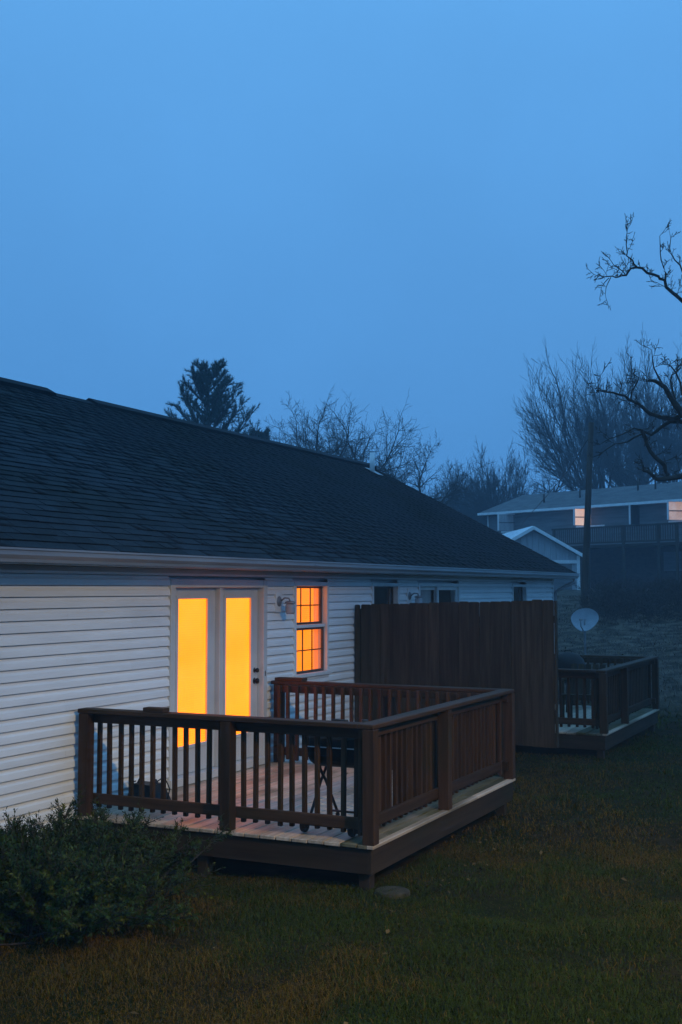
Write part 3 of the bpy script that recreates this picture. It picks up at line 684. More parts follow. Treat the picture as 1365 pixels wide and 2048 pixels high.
for s in (-1, 1):
    v = [S3(0, 0, AZ), S3(s*(hw+.05), 0, EZ-.03), S3(s*(hw+.05), LEN+.3, EZ-.03), S3(0, LEN+.3, AZ)]; v += [(a, b, c-.05) for a, b, c in v]
    rp = mesh('roof_panel', v, [(0, 1, 2, 3), (7, 6, 5, 4), (0, 4, 5, 1), (1, 5, 6, 2), (2, 6, 7, 3), (3, 7, 4, 0)], 'shedroof', shed)
    vv, ff = [], []
    for q in range(1, 26):
        b0 = q*.47; n0 = len(vv)
        for bb, h in ((b0-.03, 0.002), (b0, .035), (b0+.03, 0.002)): vv += [S3(0, bb, AZ+h), S3(s*(hw+.05), bb, EZ-.03+h)]
        ff += [(n0, n0+1, n0+3, n0+2), (n0+2, n0+3, n0+5, n0+4)]
    tag(mesh('roof_rib', vv, ff, 'shedroof', rp), kind='stuff')
    beam('rake_trim', S3(0, -.03, AZ-.09), S3(s*(hw+.06), -.03, EZ-.12), .05, .17, 'trim', shed)
    beam('corner_trim', S3(s*(sw+.01), .28, sbz), S3(s*(sw+.01), .28, ezw-.02), .14, .14, 'trim', shed)
vv, ff = boxes_geo([])
for q in range(-7, 8):
    a = q*sw/7.6; zt_ = AZ-.18-(AZ-EZ)*abs(a)/hw; n0 = len(vv)
    for aa, bb in ((a-.03, .298), (a, .262), (a+.03, .298)): vv += [S3(aa, bb, sbz), S3(aa, bb, zt_)]
    ff += [(n0, n0+1, n0+3, n0+2), (n0+2, n0+3, n0+5, n0+4)]
tag(mesh('panel_rib', vv, ff, 'shedwall', shed), kind='stuff')
beam('lintel', S3(-sw, .24, ezw-.35), S3(sw, .24, ezw-.35), .06, .18, 'trim', shed)
beam('roller_door', S3(0, .255, sbz), S3(0, .255, ezw-.46), 2*sw-.7, .06, 'nwall', shed, up=tuple(n2))

# ------------------------------------------------------------------ neighbour house
A = at(958, 1026, S=79); B = at(1365, 996.5, S=66.3)
un = np.array([B[0]-A[0], B[1]-A[1], 0]); un /= np.linalg.norm(un); nn = np.array([un[1], -un[0], 0])
if nn @ (CAM-A) < 0: nn = -nn           # towards the camera
nh = thing('far_house', 'dark two storey house with lit windows and a raised deck on the hill', 'house', (0, 0, 0))
EZ2 = A[2]; NB = float(gz(*(B[:2])))-.4; NL = 27.0; ND = 8.2; OV = .45
def N3(a, d, z): p = np.array([A[0], A[1], 0])+un*a-nn*d; return (p[0], p[1], z)   # d goes into the house from the eave
mesh('wall', [N3(OV, OV, NB), N3(NL, OV, NB), N3(NL, ND, NB), N3(OV, ND, NB), N3(OV, OV, EZ2-.05), N3(NL, OV, EZ2-.05), N3(NL, ND, EZ2-.05), N3(OV, ND, EZ2-.05), N3(OV, (ND+OV)/2, EZ2+1.2), N3(NL, (ND+OV)/2, EZ2+1.2)],
     [(0, 1, 5, 4), (1, 2, 6, 9, 5), (2, 3, 7, 6), (3, 0, 4, 8, 7)], 'nwall', nh)
RZ = EZ2+1.42; MID = (ND+OV)/2
v = [N3(0, 0, EZ2), N3(NL+OV, 0, EZ2), N3(NL+OV, MID, RZ), N3(0, MID, RZ), N3(0, 2*MID, EZ2), N3(NL+OV, 2*MID, EZ2)]; v += [(a, b, c-.12) for a, b, c in v]
nr_ = mesh('roof', v, [(0, 1, 2, 3), (3, 2, 5, 4), (6, 9, 8, 7), (9, 10, 11, 8), (0, 6, 7, 1), (4, 5, 11, 10), (1, 7, 8, 2), (2, 8, 11, 5), (0, 3, 9, 6), (3, 4, 10, 9)], 'nroof', nh)
beam('gutter', N3(-.02, -.06, EZ2-.10), N3(NL+OV, -.06, EZ2-.10), .11, .15, 'trim', nh)
beam('soffit', N3(0, OV/2, EZ2-.16), N3(NL, OV/2, EZ2-.16), OV, .02, 'trim', nh)
tube('downspout', [N3(.5, OV-.08, EZ2-.2), N3(.5, OV-.08, NB+.2)], .05, 'trim', nh, 6)
for a, d, h in ((4.4, 1.6, .55), (6.9, 2.2, .5), (10.9, 2.9, .8), (12.2, 2.9, .9)):
    tube('vent_pipe', [N3(a, d, EZ2+(RZ-EZ2)*d/MID-.05), N3(a, d, EZ2+(RZ-EZ2)*d/MID+h)], .06, 'pole', nr_, 8)
pw = np.array(N3(0, OV, 0))
def loc_n(px_, py_, d=OV):
    p = at_plane(px_, py_, np.array(N3(0, d, 0)), nn); return ((p-np.array([A[0], A[1], 0])) @ un, p[2])
def nwindow(x0p, x1p, yp, wid, hgt, pane, halves=True, label='unlit window'):
    a0, z1 = loc_n(x0p, yp); a1 = a0+wid; z0 = z1-hgt
    wn = beam('window', N3(a0-.1, OV-.03, z0-.05), N3(a1+.1, OV-.03, z0-.05), .10, .10, 'trim', nh); tag(wn, label)
    beam('frame', N3(a0-.1, OV-.025, z1+.04), N3(a1+.1, OV-.025, z1+.04), .08, .08, 'trim', wn)
    for a in (a0-.05, a1+.05): beam('frame', N3(a, OV-.025, z0), N3(a, OV-.025, z1), .08, .09, 'trim', wn)
    if halves:
        beam('meeting_rail', N3(a0, OV-.02, (z0+z1)/2), N3(a1, OV-.02, (z0+z1)/2), .05, .06, 'nwall', wn)
        beam('muntin', N3((a0+a1)/2, OV-.018, z0), N3((a0+a1)/2, OV-.018, z1), .045, .05, 'nwall', wn)
    v, f = [], []
    for q in range(15):
        a = a0+(a1-a0)*q/14; d = OV-.006+.012*math.sin(q*1.9); v += [N3(a, d-.012, z0), N3(a, d-.012, z1)]
        if q: f.append((2*q-2, 2*q, 2*q+1, 2*q-1))
    mesh('curtain', v, f, pane, wn)
nwindow(1006, 1046, 1031, 2.05, 1.05, 'curtain', label='pale curtained window')
nwindow(1156, 1201, 1020, 2.0, 1.0, 'farlit', label='lit window with a peach curtain')
nwindow(1264, 1289, 1011, 1.05, 1.15, 'dark_room', False, label='tall dark window')
nwindow(1341, 1385, 1006, 1.9, 1.02, 'farlit2', label='dimly lit window')
# lower storey in brick, 4 cm proud
mesh('brick_base', [N3(OV, OV-.05, NB), N3(NL, OV-.05, NB), N3(NL, OV-.05, EZ2-2.55), N3(OV, OV-.05, EZ2-2.55), N3(OV, OV+.1, EZ2-2.55), N3(NL, OV+.1, EZ2-2.55)], [(0, 1, 2, 3), (3, 2, 5, 4)], 'brick', nh)
a0, z1 = loc_n(1328, 1104, OV-.06); beam('garage_panel', N3(a0, OV-.075, z1-.55), N3(a0+3, OV-.075, z1-.55), .04, 1.1, 'nwall', nh)
# raised deck
DD = -1.9
dz = loc_n(1250, 1087, DD)[1]; a_l = loc_n(1105, 1090, DD)[0]; a_r = loc_n(1357, 1085, DD)[0]
beam('deck_floor', N3(a_l, (DD+OV-.06)/2, dz-.10), N3(a_r, (DD+OV-.06)/2, dz-.10), OV-.06-DD, .16, 'joist', nh)
beam('deck_rail', N3(a_l, DD, dz+1.0), N3(a_r, DD, dz+1.0), .12, .10, 'joist', nh)
beam('deck_rail', N3(a_l, DD, dz+.10), N3(a_r, DD, dz+.10), .05, .09, 'joist', nh)
lst = []; vv, ff = [], []
nb = int((a_r-a_l)/.16)
for q in range(nb):
    a = a_l+.08+q*.16; n0 = len(vv)
    for aa in (a-.02, a+.02):
        for d in (DD-.02, DD+.02): vv += [N3(aa, d, dz+.05), N3(aa, d, dz+.98)]
    ff += [tuple(n0+i for i in t) for t in ((0, 1, 3, 2), (4, 6, 7, 5), (0, 4, 5, 1), (2, 3, 7, 6))]
tag(mesh('deck_baluster', vv, ff, 'joist', nh), kind='stuff')
for xp in (1109, 1178, 1248, 1318, 1355):
    a = loc_n(xp, 1088, DD)[0]; beam('deck_post', N3(a, DD-.01, NB-.1), N3(a, DD-.01, dz+1.05), .16, .16, 'joist', nh)

# ------------------------------------------------------------------ trees
def seg_mesh(segs, sides=4):
    P0 = np.array([s[0] for s in segs]); P1 = np.array([s[1] for s in segs]); R0 = np.array([s[2] for s in segs]); R1 = np.array([s[3] for s in segs])
    d = P1-P0; d /= np.linalg.norm(d, axis=1)[:, None]+1e-9
    ref = np.where(np.abs(d[:, 2:3]) > .9, np.array([[1., 0, 0]]), np.array([[0, 0, 1.]]))
    a = np.cross(d, ref); a /= np.linalg.norm(a, axis=1)[:, None]+1e-9; b = np.cross(d, a)
    V = np.zeros((len(segs), 2*sides, 3))
    for k in range(sides):
        t = 2*math.pi*k/sides; e = math.cos(t)*a+math.sin(t)*b
        V[:, k] = P0+R0[:, None]*e; V[:, sides+k] = P1+R1[:, None]*e
    Fq = np.array([(k, (k+1) % sides, sides+(k+1) % sides, sides+k) for k in range(sides)])
    Fa = (Fq[None]+(np.arange(len(segs))*2*sides)[:, None, None]).reshape(-1, 4)
    return V.reshape(-1, 3), Fa
def _nrm(x, y, z):
    l = math.sqrt(x*x+y*y+z*z)+1e-9; return x/l, y/l, z/l
def grow(rng, p, d, L, r, lev, out, P, first=True):
    """one limb and its children (plain floats: fast)"""
    R_ = P.get('_r')
    if R_ is None or first: R_ = P['_r'] = random.Random(int(rng.integers(1 << 30)))
    n = P['n'][lev]; step = L/n; px, py, pz = map(float, p); dx, dy, dz = _nrm(*map(float, d)); wb, upv, tp, rm = P['wob'][lev], P['up'][lev], P.get('tip', .35), P['rmin']
    kids = []; last = lev+1 >= len(P['n']); g = R_.gauss; rb = r
    for i in range(n):
        dx, dy, dz = _nrm(dx+g(0, wb), dy+g(0, wb), dz+g(0, wb)+upv)
        qx, qy, qz = px+dx*step, py+dy*step, pz+dz*step; f1 = (i+1)/n
        ra, rb = r*(1-(1-tp)*i/n), r*(1-(1-tp)*f1)
        out.append(((px, py, pz), (qx, qy, qz), max(ra, rm), max(rb, rm), lev)); px, py, pz = qx, qy, qz
        if not last and f1 > P['bare'][lev]:
            k = P['kids'][lev]; m = int(k)+(R_.random() < k-int(k))
            for _ in range(m): kids.append((px, py, pz, dx, dy, dz, f1, rb))
    for qx, qy, qz, ex, ey, ez, f, rr in kids:
        ang = R_.uniform(*P['ang'][lev]); az = R_.uniform(0, 6.2832)
        ax, ay, az_ = _nrm(ey*.93-ez*.2, ez*.3-ex*.93, ex*.2-ey*.3); bx, by, bz = ey*az_-ez*ay, ez*ax-ex*az_, ex*ay-ey*ax
        c, s_, u, v = math.cos(ang), math.sin(ang), math.cos(az), math.sin(az)
        grow(rng, (qx, qy, qz), (c*ex+s_*(u*ax+v*bx), c*ey+s_*(u*ay+v*by), c*ez+s_*(u*az_+v*bz)), L*R_.uniform(*P['len'][lev])*(1-.45*f), rr*R_.uniform(.5, .75), lev+1, out, P, False)
    if not last: grow(rng, (px, py, pz), (dx, dy, dz), L*.5, rb, lev+1, out, P, False)
SPREAD = dict(n=[5, 6, 5, 4, 3], wob=[.05, .16, .2, .24, .25], up=[.02, .05, .06, .05, .03], kids=[1.7, 1.4, 1.35, 1.3], bare=[.35, .15, .1, .0], ang=[(.5, 1.05), (.5, 1.0), (.5, 1.0), (.5, 1.1)], len=[(.7, 1.05), (.5, .8), (.45, .75), (.4, .7)], rmin=.012)
BROOM = dict(n=[4, 6, 5, 4, 3], wob=[.04, .07, .09, .12, .15], up=[.02, .07, .10, .10, .06], kids=[2.0, 1.4, 1.6, 1.7], bare=[.35, .2, .1, .0], ang=[(.3, .95), (.3, .75), (.3, .6), (.3, .6)], len=[(1.3, 1.8), (.45, .75), (.45, .7), (.4, .7)], rmin=.012)
def bare_tree(name, label, px_, S, height, P, seed, r=.2, lean=(0, 0), stems=1, group=None, L0=.42, rmin=None):
    rng = np.random.default_rng(seed); b = at(px_, 1170, S=S); base = np.array([b[0], b[1], float(gz(b[0], b[1]))-.15])
    t = thing(name, label, 'tree', base, group); PP = dict(P)
    PP['rmin'] = rmin if rmin else .00010*S
    out = []
    for s in range(stems):
        o = []; dr = np.array([lean[0]+rng.normal(0, .22)*(stems > 1), lean[1]+rng.normal(0, .22)*(stems > 1), 1.])
        bp = base+np.array([rng.normal(0, .3), rng.normal(0, .3), 0])*(stems > 1)
        grow(rng, bp, dr, height*L0, r, 0, o, PP)
        out += o
    zm = max(s[1][2] for s in out)-base[2]; k = height/zm       # to the height read from the photograph
    out = [(tuple(base[i]+(s[0][i]-base[i])*k for i in range(3)), tuple(base[i]+(s[1][i]-base[i])*k for i in range(3)), s[2], s[3], s[4]) for s in out]
    tr = [s for s in out if s[4] == 0]; cr = [s for s in out if s[4] > 0]
    V, Fa = seg_mesh(tr, 8); np_mesh('trunk', V, Fa, 'bark', t, loc=base, smooth=True)
    V, Fa = seg_mesh(cr, 4); np_mesh('crown', V, Fa, 'bark', t, loc=base, smooth=True)
    return t
def hgt(y, S): return (1177-y)/F_PX*S+CAM[2]
def tree_at(label, px_, ytop, S, P, seed, **k):
    b = at(px_, 1170, S=S); return bare_tree('bare_tree', label, px_, S, (hgt(ytop, S)-float(gz(b[0], b[1])))*1.08, P, seed, group='bare trees in the mist', **k)
tree_at('bare spreading tree behind the ridge, just right of the pine', 622, 788, 62, SPREAD, 21, r=.26)
tree_at('bare twiggy tree rising directly behind the white vent pipe', 752, 815, 66, SPREAD, 33, r=.24)
tree_at('bare tree with long low limbs where the roof slopes down right of the vent pipe', 838, 868, 70, SPREAD, 45, r=.22)
tree_at('faint misty bare tree just above the lower end of the roof slope', 905, 935, 105, BROOM, 52, r=.2, stems=2)
tree_at('misty bare tree above the left end of the far house roof', 968, 930, 98, BROOM, 58, r=.2, stems=2)
tree_at('windswept bare tree leaning left above the shed', 1062, 880, 92, BROOM, 63, r=.28, lean=(-.10, .30), stems=2)
tree_at('bare tree half hidden left of the utility pole', 1120, 895, 90, SPREAD, 64, r=.26)
tree_at('tall broom shaped bare tree directly behind the utility pole', 1215, 715, 92, BROOM, 71, r=.42, stems=2, lean=(0, -.06))
tree_at('tall broom shaped bare tree in the middle of the group behind the far house', 1268, 672, 96, BROOM, 77, r=.45, stems=2)
tree_at('tall bare tree at the right edge behind the far house', 1345, 680, 94, BROOM, 83, r=.42, stems=2)
# undergrowth thicket far behind: one misty mass
rng_ = np.random.default_rng(9); o = []
TH = dict(n=[4, 4, 3], wob=[.15, .2, .25], up=[.05, .06, .03], kids=[2.0, 1.4], bare=[.1, .0], ang=[(.3, .9), (.4, .9)], len=[(.6, 1.), (.5, .8)], rmin=.02)
for q in range(110):
    pxx = rng_.uniform(840, 1180); S_ = rng_.uniform(100, 130); b = at(pxx, 1170, S=S_)
    grow(rng_, (b[0], b[1], float(gz(b[0], b[1]))), (rng_.normal(0, .2), rng_.normal(0, .2), 1), rng_.uniform(1.2, 2.6), .06, 0, o, TH)
V, Fa = seg_mesh(o, 3); tag(np_mesh('thicket', V, Fa, 'bark'), 'distant thicket of bare trees fading into mist behind the far house', 'trees', kind='stuff')

# near tree at the right: trunk just outside the frame, limbs traced in its own plane
NS = 28.0
nb_ = at(1490, 1270, S=NS); nbase = np.array([nb_[0], nb_[1], float(gz(nb_[0], nb_[1]))-.2])
nt_ = thing('bare_tree', 'near dark bare tree reaching gnarled limbs in from the right edge', 'tree', nbase)
trk = [nbase, at(1484, 1100, S=NS), at(1478, 960, S=NS), at(1470, 830, S=NS), at(1462, 700, S=NS+.3), at(1452, 590, S=NS+.5), at(1455, 470, S=NS+.8), at(1440, 330, S=NS+1)]
tube('trunk', trk, [.42, .34, .30, .26, .21, .16, .1, .03], 'bark', nt_, 14)
limbs = [
 ([(1466, 700), (1420, 640), (1365, 602), (1345, 585), (1330, 560), (1318, 553), (1295, 546), (1275, 535), (1262, 537), (1253, 551), (1243, 549), (1232, 555), (1215, 553), (1200, 551), (1189, 561)], 4.6, .7, .9),
 ([(1331, 562), (1328, 535), (1321, 505), (1320, 472)], 2.2, .6, .4), ([(1275, 535), (1266, 521), (1254, 512), (1253, 490), (1254, 470), (1257, 454)], 2.0, .5, -.3),
 ([(1252, 551), (1240, 538), (1228, 530), (1215, 512)], 1.3, .5, .2), ([(1400, 622), (1366, 545), (1350, 520), (1340, 496), (1338, 458)], 2.4, .5, .7),
 ([(1222, 555), (1213, 574), (1211, 590)], 1.0, .5, -.2), ([(1218, 556), (1206, 571), (1190, 580)], .9, .5, .2),
 ([(1473, 870), (1420, 860), (1365, 829), (1348, 804), (1330, 774), (1311, 762), (1298, 762)], 11, 2.5, -.5),
 ([(1362, 832), (1333, 835), (1313, 831), (1291, 819), (1267, 803), (1250, 791), (1226, 785), (1203, 782), (1192, 786)], 5.5, 1.0, -.6),
 ([(1430, 862), (1365, 843), (1341, 843), (1323, 854), (1303, 870), (1282, 859), (1269, 856), (1235, 873), (1205, 886)], 6.0, .8, .3),
 ([(1284, 862), (1294, 888), (1310, 914), (1330, 932), (1336, 950)], 3.6, 4.2, .5),
 ([(1284, 868), (1255, 884), (1230, 888), (1205, 905), (1185, 915)], 2.2, .6, .6),
 ([(1478, 965), (1420, 955), (1365, 952), (1345, 956), (1316, 959), (1302, 947), (1288, 942), (1284, 925), (1272, 925)], 9, 1.2, .2),
 ([(1262, 800), (1272, 770), (1278, 755), (1268, 745), (1254, 752)], 1.8, .5, -.2), ([(1197, 784), (1196, 765), (1202, 750)], 1.2, .5, 0),
 ([(1350, 806), (1345, 780), (1344, 750), (1362, 735), (1372, 700)], 3.0, .6, .2), ([(1325, 768), (1308, 735), (1304, 700)], 2.4, .6, -.3), ([(1365, 790), (1352, 745), (1340, 730), (1325, 727)], 2.6, .6, .4)]
lv, lf, tw = [], [], []
rng_ = np.random.default_rng(14)
TW = dict(n=[4, 3, 2], wob=[.22, .25, .3], up=[.08, .04, .0], kids=[.85, .6], bare=[.0, .0], ang=[(.5, 1.1), (.5, 1.1)], len=[(.45, .8), (.4, .7)], rmin=.006)
for pts, r0, r1, dep in limbs:
    n = len(pts); P3 = [at(x, y, S=NS+dep*(i/(n-1))) for i, (x, y) in enumerate(pts)]
    # soften: one midpoint subdivision
    Q = [P3[0]]
    for i in range(n-1): Q += [P3[i]*.5+P3[i+1]*.5+rng_.normal(0, .02, 3), P3[i+1]]
    m_ = len(Q); rad = [(r0+(r1-r0)*(i/(m_-1))**.8)/F_PX*NS for i in range(m_)]
    v, f = tube_geo(Q, rad, 8, False); n0 = len(lv); lv += v; lf += [tuple(n0+i for i in t) for t in f]
    for i in range(2, m_):
        if rng_.random() < .8:
            dd = Q[i]-Q[i-1]; dd /= np.linalg.norm(dd)
            nd = dd*.5+rng_.normal(0, .7, 3)+np.array([0, 0, .35]); grow(rng_, Q[i], nd, rng_.uniform(.10, .34), min(rad[i]*.5, .010), 0, tw, TW)
for q in range(12):   # limbs of the same tree on its far side, outside the frame
    i = rng_.integers(3, 8); o = []; grow(rng_, trk[i], (rng_.normal(.1, .5), -rng_.uniform(.5, 1.3), .7), 1.5, .06, 0, o, dict(SPREAD, rmin=.007)); tw += o
mesh('limb', lv, lf, 'bark', nt_, smooth=True, loc=nbase)
V, Fa = seg_mesh(tw, 4); np_mesh('crown', V, Fa, 'bark', nt_, loc=nbase)

# pine behind the roof
def pine(px_, ytop, S, seed, label, spread=1.0, nb=74, low=.25):
    rng = np.random.default_rng(seed); b = at(px_, 1170, S=S); g0 = float(gz(b[0], b[1]))
    H = hgt(ytop, S)-g0; base = np.array([b[0], b[1], g0-.1])
    t = thing('pine_tree', label, 'tree', base)
    tube('trunk', [base, base+[.1, 0, H*.5], base+[.05, .1, H*.93]], [.32, .2, .05], 'bark', t, 10)
    segs, NV = [], []
    for i in range(nb):
        dd_ = 7.6*spread*(i/nb)**1.1; az = i*2.4+rng.normal(0, .25); Lh = min(.85+.52*dd_, 3.7)*spread
        L = Lh*1.22*rng.uniform(.78, 1.1); z = H-dd_-.52*Lh-.05; el = .30+.25*(1-i/nb)+rng.normal(0, .08)
        p = base+np.array([.07, .05, z]); d = np.array([math.cos(az)*math.cos(el), math.sin(az)*math.cos(el), math.sin(el)]); n = 7
        for k in range(n):
            d = d+np.array([0, 0, .085+.03*k/n])+rng.normal(0, .03, 3); d /= np.linalg.norm(d); q = p+d*L/n
            segs.append((p, q, .05*(1-k/n)+.012, .05*(1-(k+1)/n)+.010))
            if k >= 1:
                for _ in range(4):
                    sd_ = d*rng.uniform(.4, 1)+rng.normal(0, .42, 3)+np.array([0, 0, .35]); sd_ /= np.linalg.norm(sd_); sl2 = L*rng.uniform(.07, .17)+.12
                    s0 = p+(q-p)*rng.random(); s1 = s0+sd_*sl2; segs.append((s0, s1, .014, .008))
                    for c in np.linspace(.25, 1.05, 5):
                        cp = s0+sd_*sl2*c; m_ = 8
                        dirs = rng.normal(0, 1, (m_, 3))*.6+sd_*.9+np.array([0, 0, .25]); dirs /= np.linalg.norm(dirs, axis=1)[:, None]
                        ln = rng.uniform(.14, .24, (m_, 1)); sidev = np.cross(dirs, rng.normal(0, 1, (m_, 3))); sidev /= np.linalg.norm(sidev, axis=1)[:, None]+1e-9
                        tri = np.stack([cp-sidev*.013, cp+sidev*.013, cp+dirs*ln], 1); NV.append(tri)
            p = q
    V, Fa = seg_mesh(segs, 4); np_mesh('branches', V, Fa, 'bark', t, loc=base)
    NV = np.concatenate(NV).reshape(-1, 3); np_mesh('crown', NV, np.arange(len(NV)).reshape(-1, 3), 'pine', t, loc=base)
pine(416, 728, 58, 5, 'broad dark evergreen pine rising behind the roof ridge', 1.0, 84)
pine(519, 862, 64, 8, 'low tip of a small evergreen between the big pine and the bare trees', .6, 44)

# ------------------------------------------------------------------ bush at the left
rng_ = np.random.default_rng(3)
bc = np.array([6.78, -1.22, GZ])
bush = thing('yew_bush', 'low dark green yew bush at the left in front of the white wall', 'bush', bc)
stems, NV, NC = [], [], []
def add_needles(p0, p1, n, ln, rngv, col):
    d = p1-p0; d /= np.linalg.norm(d)+1e-9; t = rngv.random((n, 1)); P = p0+(p1-p0)*t
    a = np.cross(d, rngv.normal(0, 1, (n, 3))); a /= np.linalg.norm(a, axis=1)[:, None]+1e-9
    dr = a*.85+d*.6; dr /= np.linalg.norm(dr, axis=1)[:, None]; sd_ = np.cross(dr, d); sd_ /= np.linalg.norm(sd_, axis=1)[:, None]+1e-9
    L = ln*rngv.uniform(.7, 1.2, (n, 1)); NV.append(np.stack([P-sd_*.0028, P+dr*L*.5-sd_*.0046, P+dr*L, P+dr*L*.5+sd_*.0046], 1))
    c = np.array(col)[None]*rngv.uniform(.6, 1.5, (n, 1)); NC.append(np.repeat(c, 4, 0))
for q in range(360):
    a = rng_.uniform(0, 2*math.pi); el = rng_.uniform(.12, 1.45); d = np.array([math.cos(a)*math.cos(el), math.sin(a)*math.cos(el), math.sin(el)])
    L = 1/math.sqrt((d[0]/1.42)**2+(d[1]/1.02)**2+(d[2]/.67)**2)*rng_.uniform(.72, 1.06)
    p = bc+np.array([rng_.normal(0, .22), rng_.normal(0, .14), -.04]); n = 6
    for k in range(n):
        d = d+rng_.normal(0, .09, 3)+np.array([0, 0, .03]); d /= np.linalg.norm(d); q_ = p+d*L/n
        if q_[1] > -.04: q_[1] = -.04
        if q_[2] < float(gz(q_[0], q_[1])): q_[2] = float(gz(q_[0], q_[1]))+.02
        stems.append((p, q_, .007*(1-k/n)+.002, .007*(1-(k+1)/n)+.002))
        if k >= 2:
            for _ in range(5):
                sd_ = d*.8+rng_.normal(0, .5, 3)+np.array([0, 0, .12]); sd_ /= np.linalg.norm(sd_); s0 = p+(q_-p)*rng_.random(); s1 = s0+sd_*rng_.uniform(.07, .17)
                if s1[1] > -.03: continue
                stems.append((s0, s1, .003, .0015)); add_needles(s0, s1, 20, .034, rng_, (.024, .043, .007) if rng_.random() < .75 else (.06, .07, .010))
        p = q_
V, Fa = seg_mesh(stems, 4); np_mesh('stems', V, Fa, 'bark', bush, loc=bc)
NV = np.concatenate(NV).reshape(-1, 3); np_mesh('foliage', NV, np.arange(len(NV)).reshape(-1, 4), 'yew', bush, loc=bc, cols=np.concatenate(NC))

# ------------------------------------------------------------------ grass
rng_ = np.random.default_rng(1)
def vnoise(x, y, s, seed):
    r = np.random.default_rng(seed); G = r.random((64, 64)); u, v_ = x/s, y/s; i, j = np.floor(u).astype(int), np.floor(v_).astype(int); fu, fv = u-i, v_-j
    fu = fu*fu*(3-2*fu); fv = fv*fv*(3-2*fv); g = lambda a, b: G[a % 64, b % 64]
    return (g(i, j)*(1-fu)+g(i+1, j)*fu)*(1-fv)+(g(i, j+1)*(1-fu)+g(i+1, j+1)*fu)*fv
def scatter(n, s0, s1, wide=.36):
    s = np.sqrt(rng_.random(n)*(s1*s1-s0*s0)+s0*s0); t = rng_.uniform(-wide, wide, n); o_ = rng_.random(n) < .22; t = np.where(o_, np.sign(t)*(wide+np.abs(t)*.9), t)
    ff = np.array([math.cos(YAW), math.sin(YAW)]); rr = np.array([math.sin(YAW), -math.cos(YAW)])
    P = CAM[:2]+s[:, None]*(ff+t[:, None]*rr); return P[:, 0], P[:, 1]
def grass_field(n, s0, s1, ln, wd, hill=False):
    x, y = scatter(n, s0, s1)
    pn = .6*vnoise(x+40, y+40, .9, 2)+.4*vnoise(x+40, y+40, .28, 3)
    keep = (y < -.03) | (x > 24.3)
    for X0, X1, Y0 in ((8.50, 12.1, -2.93), (16.3, 20.05, -2.88)):
        keep &= ~((x > X0+.15) & (x < X1-.1) & (y > Y0+.15))
    keep &= rng_.random(n) < .35+1.3*pn*(1-.5*(pn < .3))
    x, y, pn = x[keep], y[keep], pn[keep]; n = len(x); z = gz(x, y)
    az = rng_.uniform(0, 2*math.pi, n); bend = rng_.uniform(.45, 1.7, n); h = ln*rng_.uniform(.4, 1.25, n)*(.45+1.1*vnoise(x+40, y+40, .38, 5)**1.5+.9*np.exp(-((y+3.05)/.10)**2)*((x > 8.3) & (x < 12.3))*vnoise(x+40, y+40, .12, 6))
    dx, dy = np.cos(az), np.sin(az); az2 = az+math.pi/2+rng_.normal(0, .5, n); sx, sy = np.cos(az2)*wd, np.sin(az2)*wd
    p0 = np.stack([x, y, z-.004], 1); sd_ = np.stack([sx, sy, 0*sx], 1)
    m1 = p0+np.stack([dx*h*.35*bend, dy*h*.35*bend, h*.62], 1); tp = p0+np.stack([dx*h*bend, dy*h*bend, h*np.clip(1.05-.46*bend, .22, 1)], 1)
    V = np.stack([p0-sd_, p0+sd_, m1+sd_*.8, m1-sd_*.8, tp], 1).reshape(-1, 3); i0 = np.arange(n)*5
    Fq = [np.stack([i0, i0+1, i0+2, i0+3], 1), np.stack([i0+3, i0+2, i0+4], 1)]
    pb_ = .55*vnoise(x+40, y+40, 1.7, 7)+.3*vnoise(x+40, y+40, .5, 8)+.15*rng_.random(n)
    dry = np.clip((pb_-.45)/.16, 0, 1)*.8+.08
    dry = np.where(rng_.random(n) < dry, 1., 0.)
    c = np.where(dry[:, None] > .5, np.array([.105, .058, .010]), np.array([.036, .047, .006]))*rng_.uniform(.55, 1.4, (n, 1))
    if hill:
        lit = sstep(21.5, 25.5, x)[:, None]; c = c*(1-lit)+lit*np.array([.115, .092, .075])*rng_.uniform(.35, 1.5, (n, 1))
    return V, Fq, np.repeat(c, 5, 0)
for nm, n, s0, s1, ln, wd, lab in (('lawn_grass', 320000, 5.6, 11, .050, .0019, 'short dusky lawn grass in the foreground'), ('lawn_grass', 160000, 11, 19, .052, .0032, 'short dusky lawn grass around the decks'), ('hill_grass', 110000, 19, 46, .10, .008, 'rough grass on the slope below the far house')):
    V, Fq, c = grass_field(n, s0, s1, ln, wd, nm == 'hill_grass'); tag(np_mesh(nm, V, Fq, 'grass', cols=c), lab, 'grass', kind='stuff')
# fallen leaves
LV, LC = [], []
for q in range(420):
    near = q < 260
    x, y = scatter(1, 6 if near else 20, 19 if near else 42); x, y = float(x[0]), float(y[0])
    if q < 60: x, y = rng_.uniform(8.6, 12.2), -3.05-abs(rng_.normal(0, .35))
    if -.1 < y and x < 24.2: continue
    s = rng_.uniform(.012, .030)*(1 if near else 2.2); a = rng_.uniform(0, 6.28); e1 = np.array([math.cos(a), math.sin(a), rng_.normal(0, .35)])*s; e2 = np.array([-math.sin(a), math.cos(a), rng_.normal(0, .35)])*s*.6
    c0 = np.array([x, y, float(gz(x, y))+.02]); LV.append(np.stack([c0-e1, c0-e2+[0, 0, .006], c0+e1, c0+e2+[0, 0, .006]])); LC.append(np.tile(np.array([.11, .065, .022])*rng_.uniform(.3, 1.5)*(2.2 if rng_.random() < .05 else 1), (4, 1)))
LV = np.concatenate(LV); tag(np_mesh('fallen_leaves', LV, np.arange(len(LV)).reshape(-1, 4), 'leaf', cols=np.concatenate(LC)), 'dry fallen leaves scattered over the lawn and slope', 'leaves', kind='stuff')
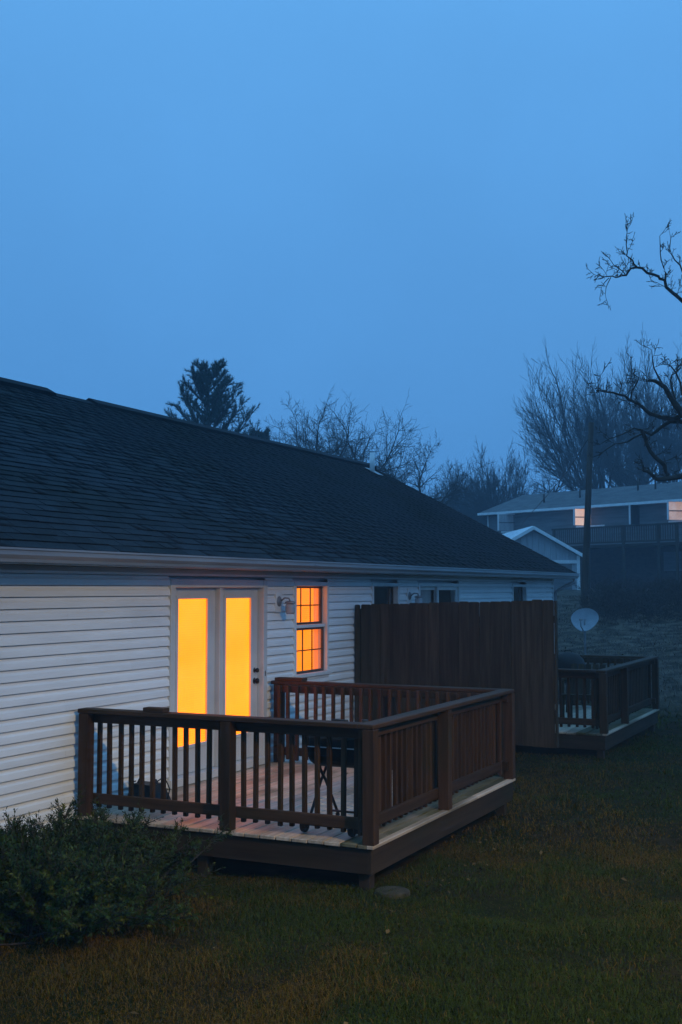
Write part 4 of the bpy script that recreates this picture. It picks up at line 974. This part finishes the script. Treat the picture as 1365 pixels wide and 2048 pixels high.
# brambles along the top of the slope
o = []
BR = dict(n=[4, 3, 2], wob=[.25, .3, .3], up=[-.02, .0, .0], kids=[1.5, 1.0], bare=[.0, .0], ang=[(.4, 1.1), (.4, 1.1)], len=[(.5, .9), (.4, .8)], rmin=.006)
for q in range(520):
    pxx = rng_.uniform(1185, 1440); S_ = rng_.uniform(36, 46); b = at(pxx, 1170, S=S_)
    grow(rng_, (b[0], b[1], float(gz(b[0], b[1]))), (rng_.normal(0, .6), rng_.normal(0, .6), 1), rng_.uniform(.25, .7), .012, 0, o, BR)
V, Fa = seg_mesh(o, 3); tag(np_mesh('brambles', V, Fa, 'bark'), 'dark brambles along the top of the slope below the far house', 'shrubs', kind='stuff')

# ------------------------------------------------------------------ yard lamp behind the camera to the right: its warm light is what falls on wall, deck and lawn
LX, LY, LZ = 3.6, -12.4, 7.0
yl = thing('yard_lamp', 'yard lamp on a wooden pole behind the camera, out of the picture', 'lamp', (LX, LY-1.0, float(gz(LX, LY-1.0))))
tube('pole', [(LX, LY-1.0, float(gz(LX, LY-1))-.3), (LX, LY-1.0, LZ+.6)], [.13, .09], 'pole', yl, 12)
tube('arm', [(LX, LY-1.0, LZ+.25), (LX, LY-.5, LZ+.42), (LX, LY-.08, LZ+.36)], .025, 'lampmetal', yl)
hd = lathe('head', [(0, .34), (.08, .33), (.10, .2), (.20, .08), (.24, .0)], 'lampmetal', yl, (LX, LY, LZ+.05), 20)
lathe('bulb', [(0, .12), (.04, .10), (.05, .02), (.035, -.05), (0, -.06)], 'bulb', yl, (LX, LY, LZ+.12), 14)
pl_ = bpy.data.lights.new('lamp_light', 'SPOT'); pl_.energy = 930; pl_.color = (1, .70, .26); pl_.shadow_soft_size = .12; pl_.spot_size = R(72); pl_.spot_blend = 1.0
lo = bpy.data.objects.new('lamp_light', pl_); COL.objects.link(lo); lo.parent = yl
lo.location = Vector((LX, LY, LZ-.02))-WL[yl.name]
dvec = Vector((7.2, -6.3, -.3))-Vector((LX, LY, LZ)); lo.rotation_euler = dvec.to_track_quat('-Z', 'Y').to_euler()

# ------------------------------------------------------------------ haze
hm = bpy.data.materials.new('mist'); hm.use_nodes = True; t = hm.node_tree; t.nodes.remove(t.nodes['Principled BSDF'])
pv = t.nodes.new('ShaderNodeVolumePrincipled'); pv.inputs['Color'].default_value = (.55, .80, 1, 1); pv.inputs['Density'].default_value = .0019; pv.inputs['Anisotropy'].default_value = 0.1
t.links.new(pv.outputs[0], t.nodes['Material Output'].inputs['Volume']); M['mist'] = hm
v, f = boxes_geo([(-130, 330, -210, 210, -2.2, 30)])
tag(mesh('haze', v, f, 'mist'), 'thin evening mist over the whole place', 'mist', kind='stuff')
